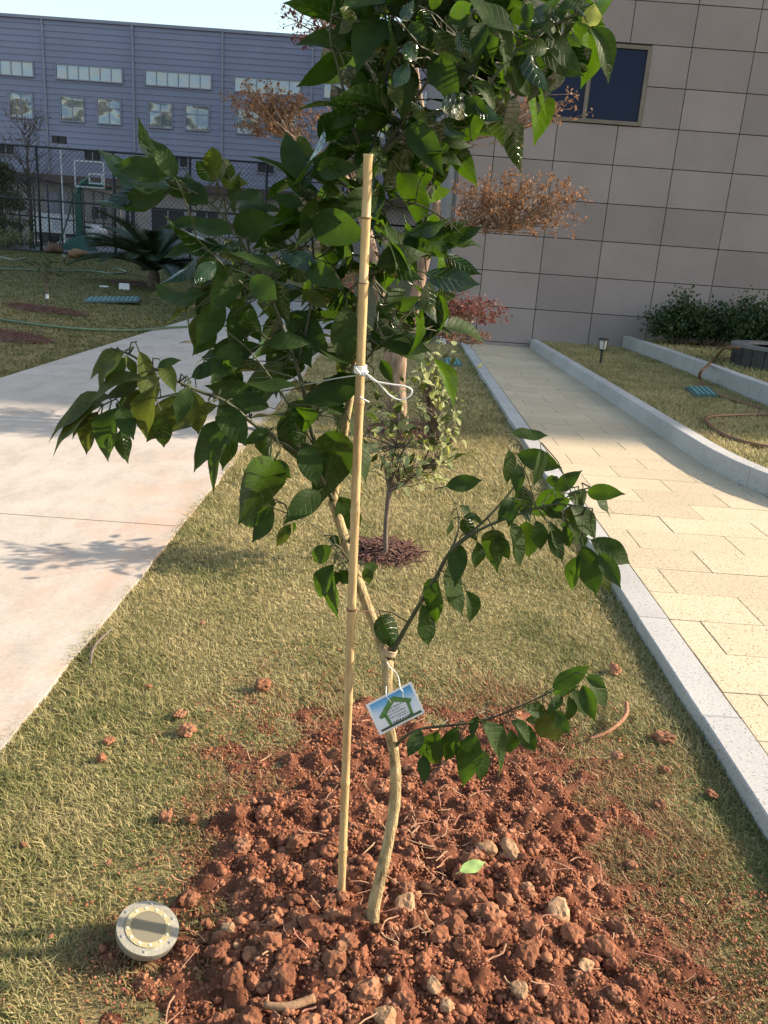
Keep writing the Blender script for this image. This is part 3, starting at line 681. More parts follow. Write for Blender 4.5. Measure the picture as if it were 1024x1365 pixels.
# ------------------------------------------------------------------ delivery truck, floodlight mast
TY = 46.0; t0 = P(43, 322, TY); t1 = P(101, 287, TY); t2 = P(130, 302, TY); ZG = 0.54
tr = thing('box_truck', 'small white box truck parked behind the court fences', 'truck', ((t0.x+t2.x)/2, TY, ZG))
mb = MB(); mb.box(t0.x, t1.x-0.05, TY, TY+1.6, ZG+0.55, t1.z); cb = build('cargo_box', mb, WHITEP, tr)
mb = MB(); mb.box(t0.x+1.15, t0.x+1.75, TY-0.02, TY-0.001, ZG+0.7, t1.z-0.25); build('side_door', mb, pmat('truck_door', (0.55, 0.56, 0.58)), cb)
mb = MB(); cz1 = t2.z+0.1; prof = [(t1.x+0.02, ZG+0.4), (t2.x, ZG+0.4), (t2.x, ZG+0.85), (t2.x-0.35, cz1), (t1.x+0.02, cz1)]
mb.add([(x, TY+0.02, z) for x, z in prof]+[(x, TY+1.55, z) for x, z in prof], [(0,1,2,3,4), (9,8,7,6,5)]+[(i, 5+i, 5+(i+1) % 5, (i+1) % 5) for i in range(5)]); cab = build('cab', mb, WHITEP, tr)
mb = MB(); mb.add([(t1.x+.3, TY+.005, ZG+.9), (t2.x-.2, TY+.005, ZG+.9), (t2.x-.42, TY+.005, cz1-.12), (t1.x+.3, TY+.005, cz1-.12), (t1.x+.3, TY+.018, ZG+.9), (t2.x-.2, TY+.018, ZG+.9), (t2.x-.42, TY+.018, cz1-.12), (t1.x+.3, TY+.018, cz1-.12)], [(0,1,2,3),(4,7,6,5),(0,4,5,1),(1,5,6,2),(2,6,7,3),(3,7,4,0)]); build('side_window', mb, GLASSD, cab)
mb = MB(); mb.box(t0.x+0.05, t2.x-0.05, TY+0.2, TY+1.4, ZG+0.36, ZG+0.54); build('chassis', mb, BLACKM, tr)
for wx in (t0.x+0.6, t2.x-0.55):
    for wy in (TY+0.05, TY+1.35):
        mb = MB(); mb.lathe([(0.12, 0), (0.26, 0), (0.29, 0.04), (0.29, 0.16), (0.26, 0.2), (0.12, 0.2)], (wx, wy+0.2, ZG+0.29), 16, Matrix.Rotation(R(90), 3, 'X')); build('wheel', mb, BLACKM, tr)
ly = 40.0; l0 = P(86, 312, ly); l1 = P(82, 190, ly)
lm = thing('floodlight_mast', 'thin pale mast with two floodlights behind the court fence', 'light mast', (l0.x, ly, 0.53))
mb = MB(); mb.tube([(l0.x, ly, 0.5), (l0.x, ly, l1.z)], [0.045, 0.03], 8); build('mast', mb, WHITEP, lm)
for s in (-1, 1):
    mb = MB(); mb.box(l0.x+s*0.17-0.13, l0.x+s*0.17+0.13, ly-0.2, ly, l1.z-0.05, l1.z+0.25); build('floodlight', mb, BLACKM, lm)

# ------------------------------------------------------------------ left lawn furniture
def rock(name, label, px, py, w, h, mat, seed, dy=0.0):
    c = GL(px, py); me = clod_mesh(name, 3, seed, 0.3); me.polygons.foreach_set('use_smooth', [True]*len(me.polygons)); me.materials.append(mat)
    s = fdepth(c)/FPX; o = place_mesh(name, me, mat, (c.x, c.y, c.z+h*s*0.38)); o.scale = (w*s/2, w*s/2.2, h*s/1.6); return tag(o, label, 'boulder')
rock('boulder', 'round rust-brown boulder beside the basketball stand', 72, 338, 19, 19, pmat('brown_rock', (0.17, 0.10, 0.065), (0.10, 0.06, 0.04), 9, 0.9, 0.5, 20), 51)
rock('boulder', 'pale flat boulder beside the lawn light in front of the basketball stand', 103, 344, 27, 13, STONE, 53)
def path_light(label, p, h, group='short black stake lights on the lawns'):
    t = thing('lawn_light', label, 'garden light', p, group)
    mb = MB(); mb.tube([p, p+Vector((0, 0, h*0.55))], h*0.045, 8); build('stake', mb, BLACKM, t)
    z = p.z+h*0.52; w = h*0.16
    mb = MB(); mb.lathe([(w*0.5, 0), (w*0.9, h*0.04), (w*1.0, h*0.06)], (p.x, p.y, z), 4); build('cup', mb, BLACKM, t)
    mb = MB(); mb.lathe([(w*0.75, 0), (w*1.0, h*0.33)], (p.x, p.y, z+h*0.061), 4); build('lens', mb, pmat('frosted_lens', (0.5, 0.5, 0.47), None, 4, 0.3), t)
    mb = MB()
    for k in range(4):
        a = k*math.pi/2; mb.beam((p.x+w*.78*math.cos(a), p.y+w*.78*math.sin(a), z+h*.06), (p.x+w*1.05*math.cos(a), p.y+w*1.05*math.sin(a), z+h*.4), w*.16)
    build('cage', mb, BLACKM, t)
    mb = MB(); mb.lathe([(w*1.35, 0), (w*1.3, h*0.05), (w*0.9, h*0.09)], (p.x, p.y, z+h*0.395), 4); build('cap', mb, BLACKM, t)
path_light('small black stake light near the boulders on the left lawn', GL(86, 352), 0.30)
path_light('black stake light with square cap on the raised right lawn', G(800, 486, 0.15), 0.34)
def cover(label, corners, z, n, mat):
    c = [Vector((p.x, p.y, z)) for p in corners]; cen = sum(c, Vector())/4
    t = thing('drain_cover', label, 'drain cover', cen, 'plastic drain covers set in the grass')
    mb = MB(); mb.prism([(p.x, p.y) for p in c], z-0.01, z+0.02); build('plate', mb, mat, t)
    mb = MB()
    for i in range(1, n):
        f = i/n; a = c[0].lerp(c[1], f); b = c[3].lerp(c[2], f); mb.beam((a.x, a.y, z+0.026), (b.x, b.y, z+0.026), 0.03, 0.012)
    build('ribs', mb, pmat('teal_rib', (0.10, 0.25, 0.24)), t)
g = [GL(112, 404), GL(185, 407), GL(188, 399), GL(117, 396)]
cover('pale teal slotted drain cover on the left lawn', g, sum(p.z for p in g)/4+0.02, 12, TEAL)
cover('dark green drain cover beside the far end of the paved path', [G(592, 489, 0), G(617, 490, 0), G(612, 482, 0), G(590, 481, 0)], 0.012, 5, TEAL)
cover('green drain cover in the raised right lawn under the hose', [G(925, 530, .155), G(958, 531, .155), G(946, 520, .155), G(913, 519, .155)], 0.165, 5, TEAL)
def hose(label, pts, r, mat, smoothn=6):
    P_ = [Vector(p) for p in pts]; fine = []
    for i in range(len(P_)-1):
        p0 = P_[max(i-1, 0)]; p1 = P_[i]; p2 = P_[i+1]; p3 = P_[min(i+2, len(P_)-1)]
        for k in range(smoothn):
            t = k/smoothn; fine.append(0.5*((2*p1)+(p2-p0)*t+(2*p0-5*p1+4*p2-p3)*t*t+(3*p1-p0-3*p2+p3)*t**3))
    fine.append(P_[-1]); mb = MB(); mb.tube(fine, r, 8)
    return tag(build('garden_hose', mb, mat, base=P_[0], smoothf=True), label, 'hose')
def gl(x, y, dz): p = GL(x, y); p.z += dz; return p
hose('green hose lying across the left lawn on to the concrete path', [gl(-40, 424, .03), gl(0, 429, .03), gl(60, 437, .03), gl(120, 442, .03), gl(180, 443, .03), gl(235, 439, .035), gl(300, 437, .035), gl(340, 440, .035)], 0.017, HOSEG)
hose('pale green hose lying higher up the left lawn with a looped end', [gl(-40, 358, .03), gl(0, 360, .03), gl(60, 362, .03), gl(120, 363, .03), gl(150, 366, .03), gl(168, 364, .03), gl(158, 360, .03), gl(150, 360, .03)], 0.022, pmat('pale_green_hose', (0.20, 0.26, 0.17)))
hose('short grey hose end lying near the top of the left lawn', [gl(-30, 342, .03), gl(0, 344, .03), gl(20, 348, .03), gl(34, 345, .03)], 0.022, pmat('grey_hose', (0.27, 0.28, 0.25)))
rz = 0.17
hose('brown hose looping over the terrace kerb and across the raised lawn', [G(985, 463, .62), G(966, 464, .55), G(955, 476, .33), G(940, 490, .37), G(934, 496, .38), G(933, 503, .22), G(940, 516, rz), G(953, 526, rz), G(985, 535, rz), G(1024, 547, rz), G(1060, 556, rz), G(1055, 560, rz), G(1024, 553, rz), G(985, 553, rz), G(950, 555, rz), G(941, 559, rz), G(948, 568, rz), G(966, 580, rz), G(995, 590, rz), G(1024, 596, rz), G(1060, 602, rz)], 0.016, HOSEB)

# round black basin at the right edge
bc = G(1024, 492, 0.305); bx, by, br = bc.x+0.42, bc.y+0.25, 0.75
ba = thing('round_basin', 'round black stone planter basin standing on the terrace lawn', 'planter', (bx, by, 0.305))
for k in range(28):
    a0 = 2*math.pi*k/28+0.006; a1 = 2*math.pi*(k+1)/28-0.006
    pts = [(bx+br*math.cos(a0), by+br*math.sin(a0)), (bx+br*math.cos(a1), by+br*math.sin(a1)), (bx+(br-.06)*math.cos(a1), by+(br-.06)*math.sin(a1)), (bx+(br-.06)*math.cos(a0), by+(br-.06)*math.sin(a0))]
    mb = MB(); mb.prism(pts, 0.30, 0.53); build('side_panel', mb, pmat('black_stone', (0.03, 0.032, 0.035), (0.018, 0.019, 0.02), 9, 0.45), ba)
mb = MB(); mb.lathe([(br-.16, 0.0), (br+.03, 0.0), (br+.03, 0.035), (br-.16, 0.035), (br-.16, 0.0)], (bx, by, 0.531), 40); build('rim', mb, pmat('rim_stone', (0.14, 0.145, 0.155), (0.10, 0.105, 0.11), 9, 0.4), ba)
mb = MB(); mb.lathe([(br-.07, 0.0), (br-.07, 0.02)], (bx, by, 0.44), 32); build('fill', mb, SOIL, ba)

# bollard lamp near the building corner
bp = G(590, 460, 0.0); bl = thing('bollard_light', 'white bollard lamp with black cap by the building corner', 'garden light', bp)
s = fdepth(bp)/FPX
mb = MB(); mb.lathe([(0.055, 0), (0.055, 50*s)], bp, 14); build('post', mb, WHITEP, bl, smoothf=False)
mb = MB(); mb.lathe([(0.045, 0), (0.045, 16*s)], bp+Vector((0, 0, 50*s)), 14); build('lens', mb, pmat('frosted_lens', (0.5, 0.5, 0.47)), bl)
mb = MB(); mb.lathe([(0.03, -0.02), (0.10, 0), (0.09, 0.03), (0.04, 0.05)], bp+Vector((0, 0, 67*s)), 14); build('cap', mb, BLACKM, bl)
#@@PLANTS
# ------------------------------------------------------------------ leaf helpers
def leaf_mesh(name, fold, curl, wave, wr, seed, ns=10, na=2, petiole=True):
    rs = random.Random(seed); vs = []; fs = []; uv = []
    ang = -curl*0.25; x = z = 0.0; cols = 2*na+1; tw = rs.uniform(-0.25, 0.25); ph = rs.uniform(0, 6)
    for i in range(ns+1):
        t = i/ns
        sh = math.sin(math.pi/2*t/0.42)**0.72 if t < 0.42 else max(0.0, math.cos(math.pi/2*(t-0.42)/0.58))**1.05
        if t > 0.84: sh *= 0.68
        w = wr*0.5*sh+0.003
        for j in range(cols):
            s = (j-na)/na; a = tw*t
            yy = s*w; zz = fold*abs(s)*w*1.0+wave*math.sin(t*9+ph+(2 if s > 0 else 0))*abs(s)*w
            vs.append((x-zz*math.sin(ang), yy*math.cos(a)-zz*math.sin(a), z+zz*math.cos(ang)*math.cos(a)+yy*math.sin(a))); uv.append((t, s))
        ang += curl/ns; x += math.cos(ang)/ns; z -= math.sin(ang)/ns
    for i in range(ns):
        for j in range(cols-1): fs.append((i*cols+j, (i+1)*cols+j, (i+1)*cols+j+1, i*cols+j+1))
    fs = [f[::-1] for f in fs]
    if petiole:
        o = len(vs); r = 0.012
        for px_, pz in ((-0.16, -0.03), (0.04, 0.0)):
            for k in range(3):
                a = 2.1*k; vs.append((px_, r*math.cos(a), pz+r*math.sin(a))); uv.append((0.0, 0.0))
        for k in range(3): fs.append((o+k, o+(k+1) % 3, o+3+(k+1) % 3, o+3+k))
    me = bpy.data.meshes.new(name); me.from_pydata(vs, [], fs)
    ul = me.uv_layers.new(name='UVMap'); 
    for l in me.loops: ul.data[l.index].uv = uv[l.vertex_index]
    me.polygons.foreach_set('use_smooth', [True]*len(me.polygons)); me.update(); return me
LM = [leaf_mesh('citrus_leaf', f, c, wv, w, i) for i, (f, c, wv, w) in enumerate(((0.22, 0.35, 0.10, 0.46), (0.34, 0.6, 0.14, 0.43), (0.15, 0.15, 0.18, 0.47), (0.45, 0.8, 0.10, 0.41), (0.28, 0.5, 0.25, 0.45), (0.10, -0.25, 0.15, 0.47), (0.55, 1.1, 0.12, 0.42), (0.20, 0.9, 0.20, 0.44)))]
for me in LM: me.materials.append(LEAF)
LMW = [0.46, 0.43, 0.47, 0.41, 0.45, 0.47, 0.42, 0.44]
def put_leaf(root, base, tip, nrm, k, wscale=1.0, mat=None, meshes=None):
    a = tip-base; L = a.length; a = a/L; n = nrm-a*nrm.dot(a)
    n = n.normalized() if n.length > 1e-5 else a.orthogonal().normalized()
    b = n.cross(a); me = (meshes or LM)[k]
    o = bpy.data.objects.new('leaf', me); COL.objects.link(o); o.parent = root
    M = Matrix((a, b, n)).transposed().to_4x4(); M.translation = base-base_of(root)
    o.matrix_basis = M @ Matrix.Diagonal((L, L*wscale, L, 1))
    if mat: o.material_slots[0].link = 'OBJECT'; o.material_slots[0].material = mat
    return o
def leaf_cloud(name, B, D, S, mat, parent, wr=0.5):    # many small folded leaves as one mesh
    n = len(B); B = np.array(B); D = np.array(D); S = np.array(S)[:, None]
    D = D/np.linalg.norm(D, axis=1)[:, None]; U = RNG.normal(size=(n, 3)); U[:, 2] += 0.6
    Wd = np.cross(D, U); Wd /= np.linalg.norm(Wd, axis=1)[:, None]+1e-9; Nn = np.cross(Wd, D)
    mid = B+D*S*0.5; V = np.stack([B, mid+Wd*S*wr*0.5+Nn*S*0.10, B+D*S-Nn*S*0.08, mid-Wd*S*wr*0.5+Nn*S*0.10], 1)
    i = np.arange(n)*4; F = np.concatenate([np.stack([i, i+1, i+2], 1), np.stack([i, i+2, i+3], 1)])
    b = np.array(base_of(parent)); o = link_mesh(name, np_mesh(name, V.reshape(-1, 3)-b, None, F), parent, None, mat)
    return kind(o, 'stuff')
def rv(s=1.0): return Vector((random.gauss(0, s), random.gauss(0, s), random.gauss(0, s)))
def bend(a, b, k=0.1, n=5):
    a = Vector(a); b = Vector(b); L = (b-a).length; m1 = a.lerp(b, 0.33)+rv(k*L); m2 = a.lerp(b, 0.66)+rv(k*L)
    return [a*(1-t)**3+m1*3*t*(1-t)**2+m2*3*t*t*(1-t)+b*t**3 for t in [i/n for i in range(n+1)]]

# ------------------------------------------------------------------ the young citrus tree
TYY = 1.415
tb = G(497, 1222, 0.055)
tree = thing('citrus_tree', 'young citrus tree with large glossy dark green leaves staked in red earth', 'tree', tb)
def pp(l): return [P(x, y, Y) for x, y, Y in l]
def rad(ws, pts): return [w/2/FPX*fdepth(p) for w, p in zip(ws, pts)]
def resample(pts, rads, n=4):
    fp = []; fr = []
    for i in range(len(pts)-1):
        p0 = pts[max(i-1, 0)]; p1 = pts[i]; p2 = pts[i+1]; p3 = pts[min(i+2, len(pts)-1)]
        for k in range(n):
            t = k/n; fp.append(0.5*((2*p1)+(p2-p0)*t+(2*p0-5*p1+4*p2-p3)*t*t+(3*p1-p0-3*p2+p3)*t**3)); fr.append(rads[i]*(1-t)+rads[i+1]*t)
    return fp+[pts[-1]], fr+[rads[-1]]
def limb(name, l, ws, mat, n=8):
    pts = pp(l); r = rad(ws, pts); pts, r = resample(pts, r)
    r = [q*(1+0.13*mnoise.noise(p*45)) for p, q in zip(pts, r)]
    mb = MB(); mb.tube(pts, r, n); build(name, mb, mat, tree, smoothf=True); return pts
b0 = tb.y
limb('trunk', [(496, 1236, b0), (499, 1205, b0), (507, 1170, b0), (520, 1110, b0+.01), (527, 1060, b0+.015), (526, 1010, b0+.015), (518, 962, b0+.01), (516, 912, b0+.02), (517, 882, b0+.03)], [19, 17, 16, 15.5, 15, 15, 14, 15, 17], BARK, 12)
limb('leader', [(517, 890, b0+.03), (500, 835, b0+.05), (485, 795, b0+.06), (465, 735, b0+.07), (444, 668, b0+.07)], [14, 13, 13, 13, 14], BARK, 10)
limb('leader', [(444, 670, b0+.07), (452, 615, b0+.08), (462, 560, b0+.08), (471, 500, b0+.07), (480, 400, b0+.07), (487, 300, b0+.06), (489, 225, b0+.06)], [12, 11, 10, 9, 8, 7, 7], BARK, 8)
BR = [  # (pixel polyline with depth, start width)
 ([(444, 668, .07), (425, 632, .03), (392, 600, .0), (345, 570, -.03), (300, 535, -.05), (262, 520, -.06), (215, 497, -.08), (172, 472, -.09), (147, 464, -.10)], 8),
 ([(262, 520, -.06), (225, 527, -.08), (180, 540, -.10), (135, 552, -.12), (110, 558, -.12)], 3.5),
 ([(440, 660, .07), (420, 595, .05), (409, 540, .04), (396, 490, .03), (365, 405, .02), (335, 345, .0), (300, 290, -.02), (262, 258, -.03), (215, 238, -.04)], 8),
 ([(365, 405, .02), (325, 380, -.03), (290, 345, -.06), (262, 318, -.08)], 4),
 ([(396, 490, .03), (412, 420, .05), (418, 350, .07), (412, 280, .08), (405, 215, .08)], 5),
 ([(420, 595, .05), (372, 520, -.02), (335, 470, -.06), (300, 440, -.08)], 4),
 ([(335, 345, .0), (322, 300, .03), (292, 250, .05), (285, 215, .05)], 4),
 ([(489, 225, .06), (465, 150, .04), (450, 85, .03), (440, 40, .02), (455, -40, .02)], 6),
 ([(489, 225, .06), (508, 150, .08), (520, 70, .09), (528, -30, .10), (530, -90, .1)], 6),
 ([(489, 225, .06), (525, 180, .05), (572, 105, .02), (612, 50, .0), (645, -20, .0), (660, -70, 0)], 6),
 ([(500, 215, .06), (560, 160, .02), (635, 125, -.02), (695, 62, -.04), (755, 25, -.06), (800, 5, -.07)], 6),
 ([(560, 160, .02), (610, 170, .03), (640, 165, .03)], 3.5),
 ([(485, 300, .06), (540, 270, .06), (590, 290, .05), (620, 318, .04)], 4),
 ([(483, 370, .06), (535, 350, .05), (575, 340, .04), (600, 345, .04)], 4),
 ([(472, 500, .07), (505, 460, .03), (535, 440, .02)], 3.5),
 ([(486, 260, .06), (440, 300, .08), (400, 330, .1)], 4),
 ([(519, 878, .03), (545, 830, .01), (580, 772, -.02), (601, 735, -.03), (640, 706, -.05), (690, 686, -.06), (740, 672, -.08), (790, 678, -.1)], 7),
 ([(601, 735, -.03), (612, 702, -.02), (607, 672, .0), (592, 650, .0)], 3),
 ([(601, 732, -.03), (650, 690, .0), (688, 645, .02), (702, 608, .03), (685, 578, .03)], 4),
 ([(740, 672, -.08), (770, 655, -.08), (788, 650, -.08)], 2.5),
 ([(522, 1003, .015), (536, 985, .0), (560, 972, -.02), (600, 967, -.04), (640, 962, -.05), (690, 943, -.06), (735, 922, -.07), (772, 903, -.08)], 5),
 ([(478, 790, .06), (455, 745, .02), (425, 705, .0), (385, 685, -.02)], 3),
 ([(470, 755, .06), (447, 725, .03), (432, 750, .02), (428, 770, .0)], 3),
]
BRP = []
for l, w in BR:
    k = len(l); ws = [w*(1-0.7*i/(k-1)) for i in range(k)]
    BRP.append(limb('branch', [(x, y, b0+d) for x, y, d in l], ws, TWIG if w < 7.5 else TWIG, 6))
# leaves read off the photograph, (base, tip, seen width) in crop pixels
ZA = (120, 160, 2.844); ZB = (40, 440, 2.844); ZC = (560, 540, 3.2); ZD = (520, 860, 2.695); ZE = (440, 0, 5.12); ZF = (620, 0, 4.655); ZG_ = (380, 280, 3.413); ZH = (380, 480, 3.413)
LV = [
 (ZB, -.10, [(345,85,215,165,40),(350,92,225,205,45),(357,110,288,195,60),(360,100,415,180,32),(418,92,470,285,65),(490,140,565,108,30),(500,130,545,215,60),(420,188,200,238,42),(428,182,300,258,50),(300,262,50,375,45),(270,290,60,435,40),(262,280,140,392,40),(255,318,185,470,58),(335,305,245,512,85),(345,300,388,400,70),(345,385,367,492,55),(430,238,300,335,55),(470,230,400,425,80),(560,255,440,425,90),(500,335,508,445,60),(600,225,560,335,70),(610,235,655,405,75),(700,292,525,375,62),(645,270,500,262,50),(340,300,430,235,50)]),
 (ZB, -.03, [(755,355,598,515,70),(785,388,643,605,48),(730,290,812,430,95),(838,240,690,215,80),(700,225,760,110,70),(900,290,770,260,60),(925,500,820,686,145),(900,662,768,745,75),(918,680,853,795,60),(985,740,934,820,42),(1006,728,998,770,14),(860,640,945,660,50),(920,500,985,560,90),(900,380,820,425,50),(620,175,735,120,50),(700,90,825,35,70),(790,60,700,180,95),(1000,210,830,215,40)]),
 (ZA, -.03, [(285,212,95,160,85),(322,212,150,40,48),(320,214,240,70,72),(270,222,90,205,60),(385,285,262,228,60),(292,250,45,155,75),(250,240,58,365,55),(290,270,120,310,80),(215,225,70,340,60),(478,220,455,85,72),(492,222,545,135,66),(470,228,395,155,60),(500,228,590,240,60),(552,350,556,190,42),(560,300,640,268,30),(440,315,330,215,75),(400,320,370,210,70),(548,405,692,375,85),(530,430,283,375,55),(512,470,280,432,55),(490,490,283,492,55),(520,470,582,495,40),(400,518,300,640,28),(430,520,490,612,70),(470,540,405,610,85),(430,658,310,690,40),(615,600,705,680,85),(705,560,540,500,50),(560,570,470,705,120),(720,560,870,545,100),(640,530,725,565,35)]),
 (ZA, .03, [(800,320,690,290,50),(870,320,1002,365,110),(790,220,740,40,85),(800,250,745,130,60),(815,250,790,110,75),(860,270,735,235,55),(870,190,990,180,95),(850,210,960,100,70),(850,390,1020,430,120),(860,400,690,390,55),(730,500,870,560,60),(640,600,785,660,55),(700,620,745,750,80),(760,740,882,865,100),(690,680,820,640,55),(500,700,410,840,90),(600,700,540,850,110),(470,800,400,880,70),(640,800,560,700,80),(680,850,830,835,60),(770,800,830,920,85),(560,880,440,900,80),(640,860,470,960,70),(700,900,790,820,90),(830,560,930,620,75),(420,740,400,880,60),(590,740,640,830,80),(450,640,415,770,60)]),
 (ZG_, .03, [(300,700,150,640,30),(285,390,195,500,95),(5,480,150,630,90),(80,370,190,440,50),(0,290,155,240,95),(235,380,330,430,60),(180,540,300,550,32),(340,600,225,755,62),(400,560,640,650,90),(420,500,490,600,100),(395,600,650,665,75),(440,690,490,780,50),(400,640,455,540,90),(450,220,610,330,70),(430,250,640,165,90),(650,290,868,340,92),(730,200,875,300,70),(700,160,810,20,62),(705,165,880,70,60),(720,150,898,150,42),(560,100,745,60,60),(640,120,740,215,75),(600,160,720,40,90),(480,240,530,170,80),(430,420,500,530,75),(520,450,600,400,50),(450,440,560,350,75),(340,790,100,860,110),(180,850,340,830,110),(110,880,0,960,95),(340,330,420,250,50)]),
 (ZH, .0, [(235,335,178,610,165),(20,250,60,440,150),(150,600,20,720,130),(150,240,0,300,95),(100,180,330,150,90),(300,290,375,545,50),(250,630,330,780,95),(205,850,105,930,65),(215,940,125,1100,75),(220,945,205,1175,60),(240,970,200,1030,55),(250,960,310,1020,55),(215,800,240,850,45),(300,800,330,850,40),(365,930,432,985,60),(370,950,385,1020,40),(440,1170,500,1300,85),(90,390,140,560,110),(200,240,300,180,80),(0,760,30,800,30)]),
 (ZC, -.03, [(400,118,533,137,45),(425,212,592,262,85),(515,195,500,338,40),(378,200,380,330,48),(418,258,415,370,58),(580,360,683,285,60),(570,350,560,290,50),(720,372,850,375,75),(722,375,828,472,30),(635,380,740,420,70),(650,440,780,565,72),(640,500,730,590,85),(738,580,912,678,92),(770,640,850,765,80),(700,610,745,790,90),(680,650,625,790,55),(770,680,800,790,50),(610,375,480,460,95),(430,355,460,475,62),(400,420,380,510,55),(455,505,465,655,82),(495,500,530,628,58),(545,505,625,640,40),(560,540,600,655,55),(620,520,640,620,45),(390,510,440,680,50),(400,400,340,480,60),(310,540,325,675,88),(245,590,250,708,48),(185,490,230,560,65),(170,430,228,470,28),(190,480,285,490,30),(120,345,255,320,65),(130,490,125,570,20),(165,600,150,745,90),(120,700,165,880,70),(200,800,248,940,55),(75,760,50,930,65),(70,740,10,830,45),(10,860,40,1020,62),(650,540,600,500,60),(600,480,520,420,70),(660,430,640,520,60),(330,560,375,650,50),(700,600,690,540,50),(560,440,640,400,50)]),
 (ZD, -.06, [(110,310,68,395,62),(170,318,115,455,72),(120,400,125,490,55),(240,300,190,425,58),(255,350,238,415,30),(300,325,265,492,88),(325,380,335,488,40),(335,285,440,475,58),(350,290,420,345,60),(430,310,440,405,42),(465,285,520,380,52),(490,270,563,275,28),(440,275,520,350,40),(550,240,490,225,55),(615,185,570,240,70),(560,240,610,355,85),(600,240,640,315,50),(640,190,625,315,36),(590,150,712,85,58),(655,165,710,245,40),(695,150,735,270,68),(715,110,785,218,46),(710,115,770,150,40),(590,170,660,150,50),(310,260,290,320,50)]),
 (ZE, -.02, [(180,130,65,60,110),(150,110,320,20,110),(330,110,130,280,110),(150,130,60,230,80),(75,245,250,320,70),(300,250,150,370,90),(510,240,290,200,150),(590,290,500,420,100),(520,500,500,800,135),(530,440,440,600,100),(700,380,860,655,170),(720,230,890,420,140),(970,390,850,650,105),(190,540,365,750,70),(430,580,470,720,110),(620,80,690,260,180),(560,160,640,280,90),(870,230,960,400,90),(940,150,1020,410,130),(780,740,1020,690,160),(780,830,920,970,70),(690,860,830,1000,130),(560,860,730,1120,170),(760,990,970,960,80),(720,1060,910,1115,70),(280,900,60,1060,110),(170,780,0,860,80),(300,760,190,790,60),(430,860,400,1030,80),(380,760,470,860,100),(650,830,560,700,80),(720,200,660,400,90),(820,100,960,30,120),(800,150,1000,150,90),(480,100,400,10,90),(350,60,300,-80,90),(500,130,560,20,90),(700,60,740,-90,120)]),
 (ZF, -.06, [(300,180,20,10,100),(290,210,120,100,110),(130,150,40,350,110),(200,180,150,370,70),(210,170,290,440,80),(400,280,460,615,115),(500,300,360,290,90),(480,310,710,470,120),(520,220,690,440,110),(640,80,630,235,60),(640,220,715,290,50),(800,30,775,185,110),(790,180,958,472,110),(720,90,935,15,80),(590,50,790,10,70),(370,20,430,80,70),(420,130,540,20,80),(250,430,410,600,120),(310,420,380,600,70),(380,30,400,160,70),(430,250,330,330,60),(60,520,225,660,70),(70,640,225,780,70),(0,600,140,720,90),(215,560,275,655,40),(120,680,30,860,80),(560,60,700,120,70),(480,180,590,170,60),(690,100,840,140,90)]),
]
YEL = {('ZF', 11): LEAF_Y, ('ZE', 12): LEAF_O, ('ZE', 0): LEAF_O, ('ZE', 13): LEAF_O, ('ZF', 12): None}
nleaf = 0; LBASE = []
for zi, (Zf, d0, ls) in enumerate(LV):
    ox, oy, sc = Zf
    for li, (bx_, by_, tx_, ty_, ww) in enumerate(ls):
        x0, y0, x1, y1, w_ = ox+bx_/sc, oy+by_/sc, ox+tx_/sc, oy+ty_/sc, ww/sc*1.12
        x1 += (x1-x0)*0.10; y1 += (y1-y0)*0.10; x0 -= (x1-x0)*0.06; y0 -= (y1-y0)*0.06
        near_stake = abs((x0+x1)/2-(491-36*((y0+y1)/2-205)/983)) < 34
        d = d0+random.gauss(0, 0.035)
        if near_stake: d = max(d, 0.035)+0.02
        k = random.randrange(len(LM)); Y0 = b0+d
        B = P(x0, y0, Y0); s = fdepth(B)/FPX; La = math.hypot(x1-x0, y1-y0); wr = LMW[k]
        T = P(x1, y1, Y0)
        toc = (CAM-B).normalized(); a = T-B
        if w_ > wr*La:
            Lt = min(w_/wr, 1.35*La); ex = math.sqrt(max(0, Lt*Lt-La*La))*s
            sg = -1 if random.random() < 0.6 else 1
            if near_stake: sg = 1
            T = T-toc*(sg*-ex)*-1 if False else T+toc*(ex*(-sg))
            phi = random.uniform(-0.2, 0.2)
        else: phi = math.acos(max(0.25, w_/(wr*La)))*random.choice((-1, 1))
        a = (T-B).normalized(); n = (toc-a*toc.dot(a)).normalized(); bb = n.cross(a)
        n1 = n*math.cos(phi)+bb*math.sin(phi); n2 = n*math.cos(phi)-bb*math.sin(phi)
        n = n1 if n1.z > n2.z else n2
        if n.z < -0.25 or (B.z > 1.30 and random.random() < 0.30): n = -n
        mat = None; key = ({ZE: 'ZE', ZF: 'ZF'}.get(Zf, ''), li)
        if key in YEL: mat = YEL[key]
        elif Zf == ZB and li < 25 and d0 == -.10: mat = LEAF_O if random.random() < 0.75 else None
        elif random.random() < 0.06: mat = LEAF_O
        put_leaf(tree, B, T, n, k, 1.0, mat); nleaf += 1; LBASE.append((B, (T-B).normalized(), (T-B).length))
# twigs that carry the leaves which stand clear of a branch
allb = [p for b in BRP for p in b]
mb = MB(); used_tw = 0
for B, a, L in LBASE:
    st = B-a*L*0.15; q = min(allb, key=lambda p: (p-st).length)
    if 0.010 < (q-st).length < 0.11:
        c = st.lerp(q, 0.5)-a*min(0.012, (q-st).length*0.25); mb.tube([q, c, st], [0.0014, 0.0012, 0.001], 4, caps=False)
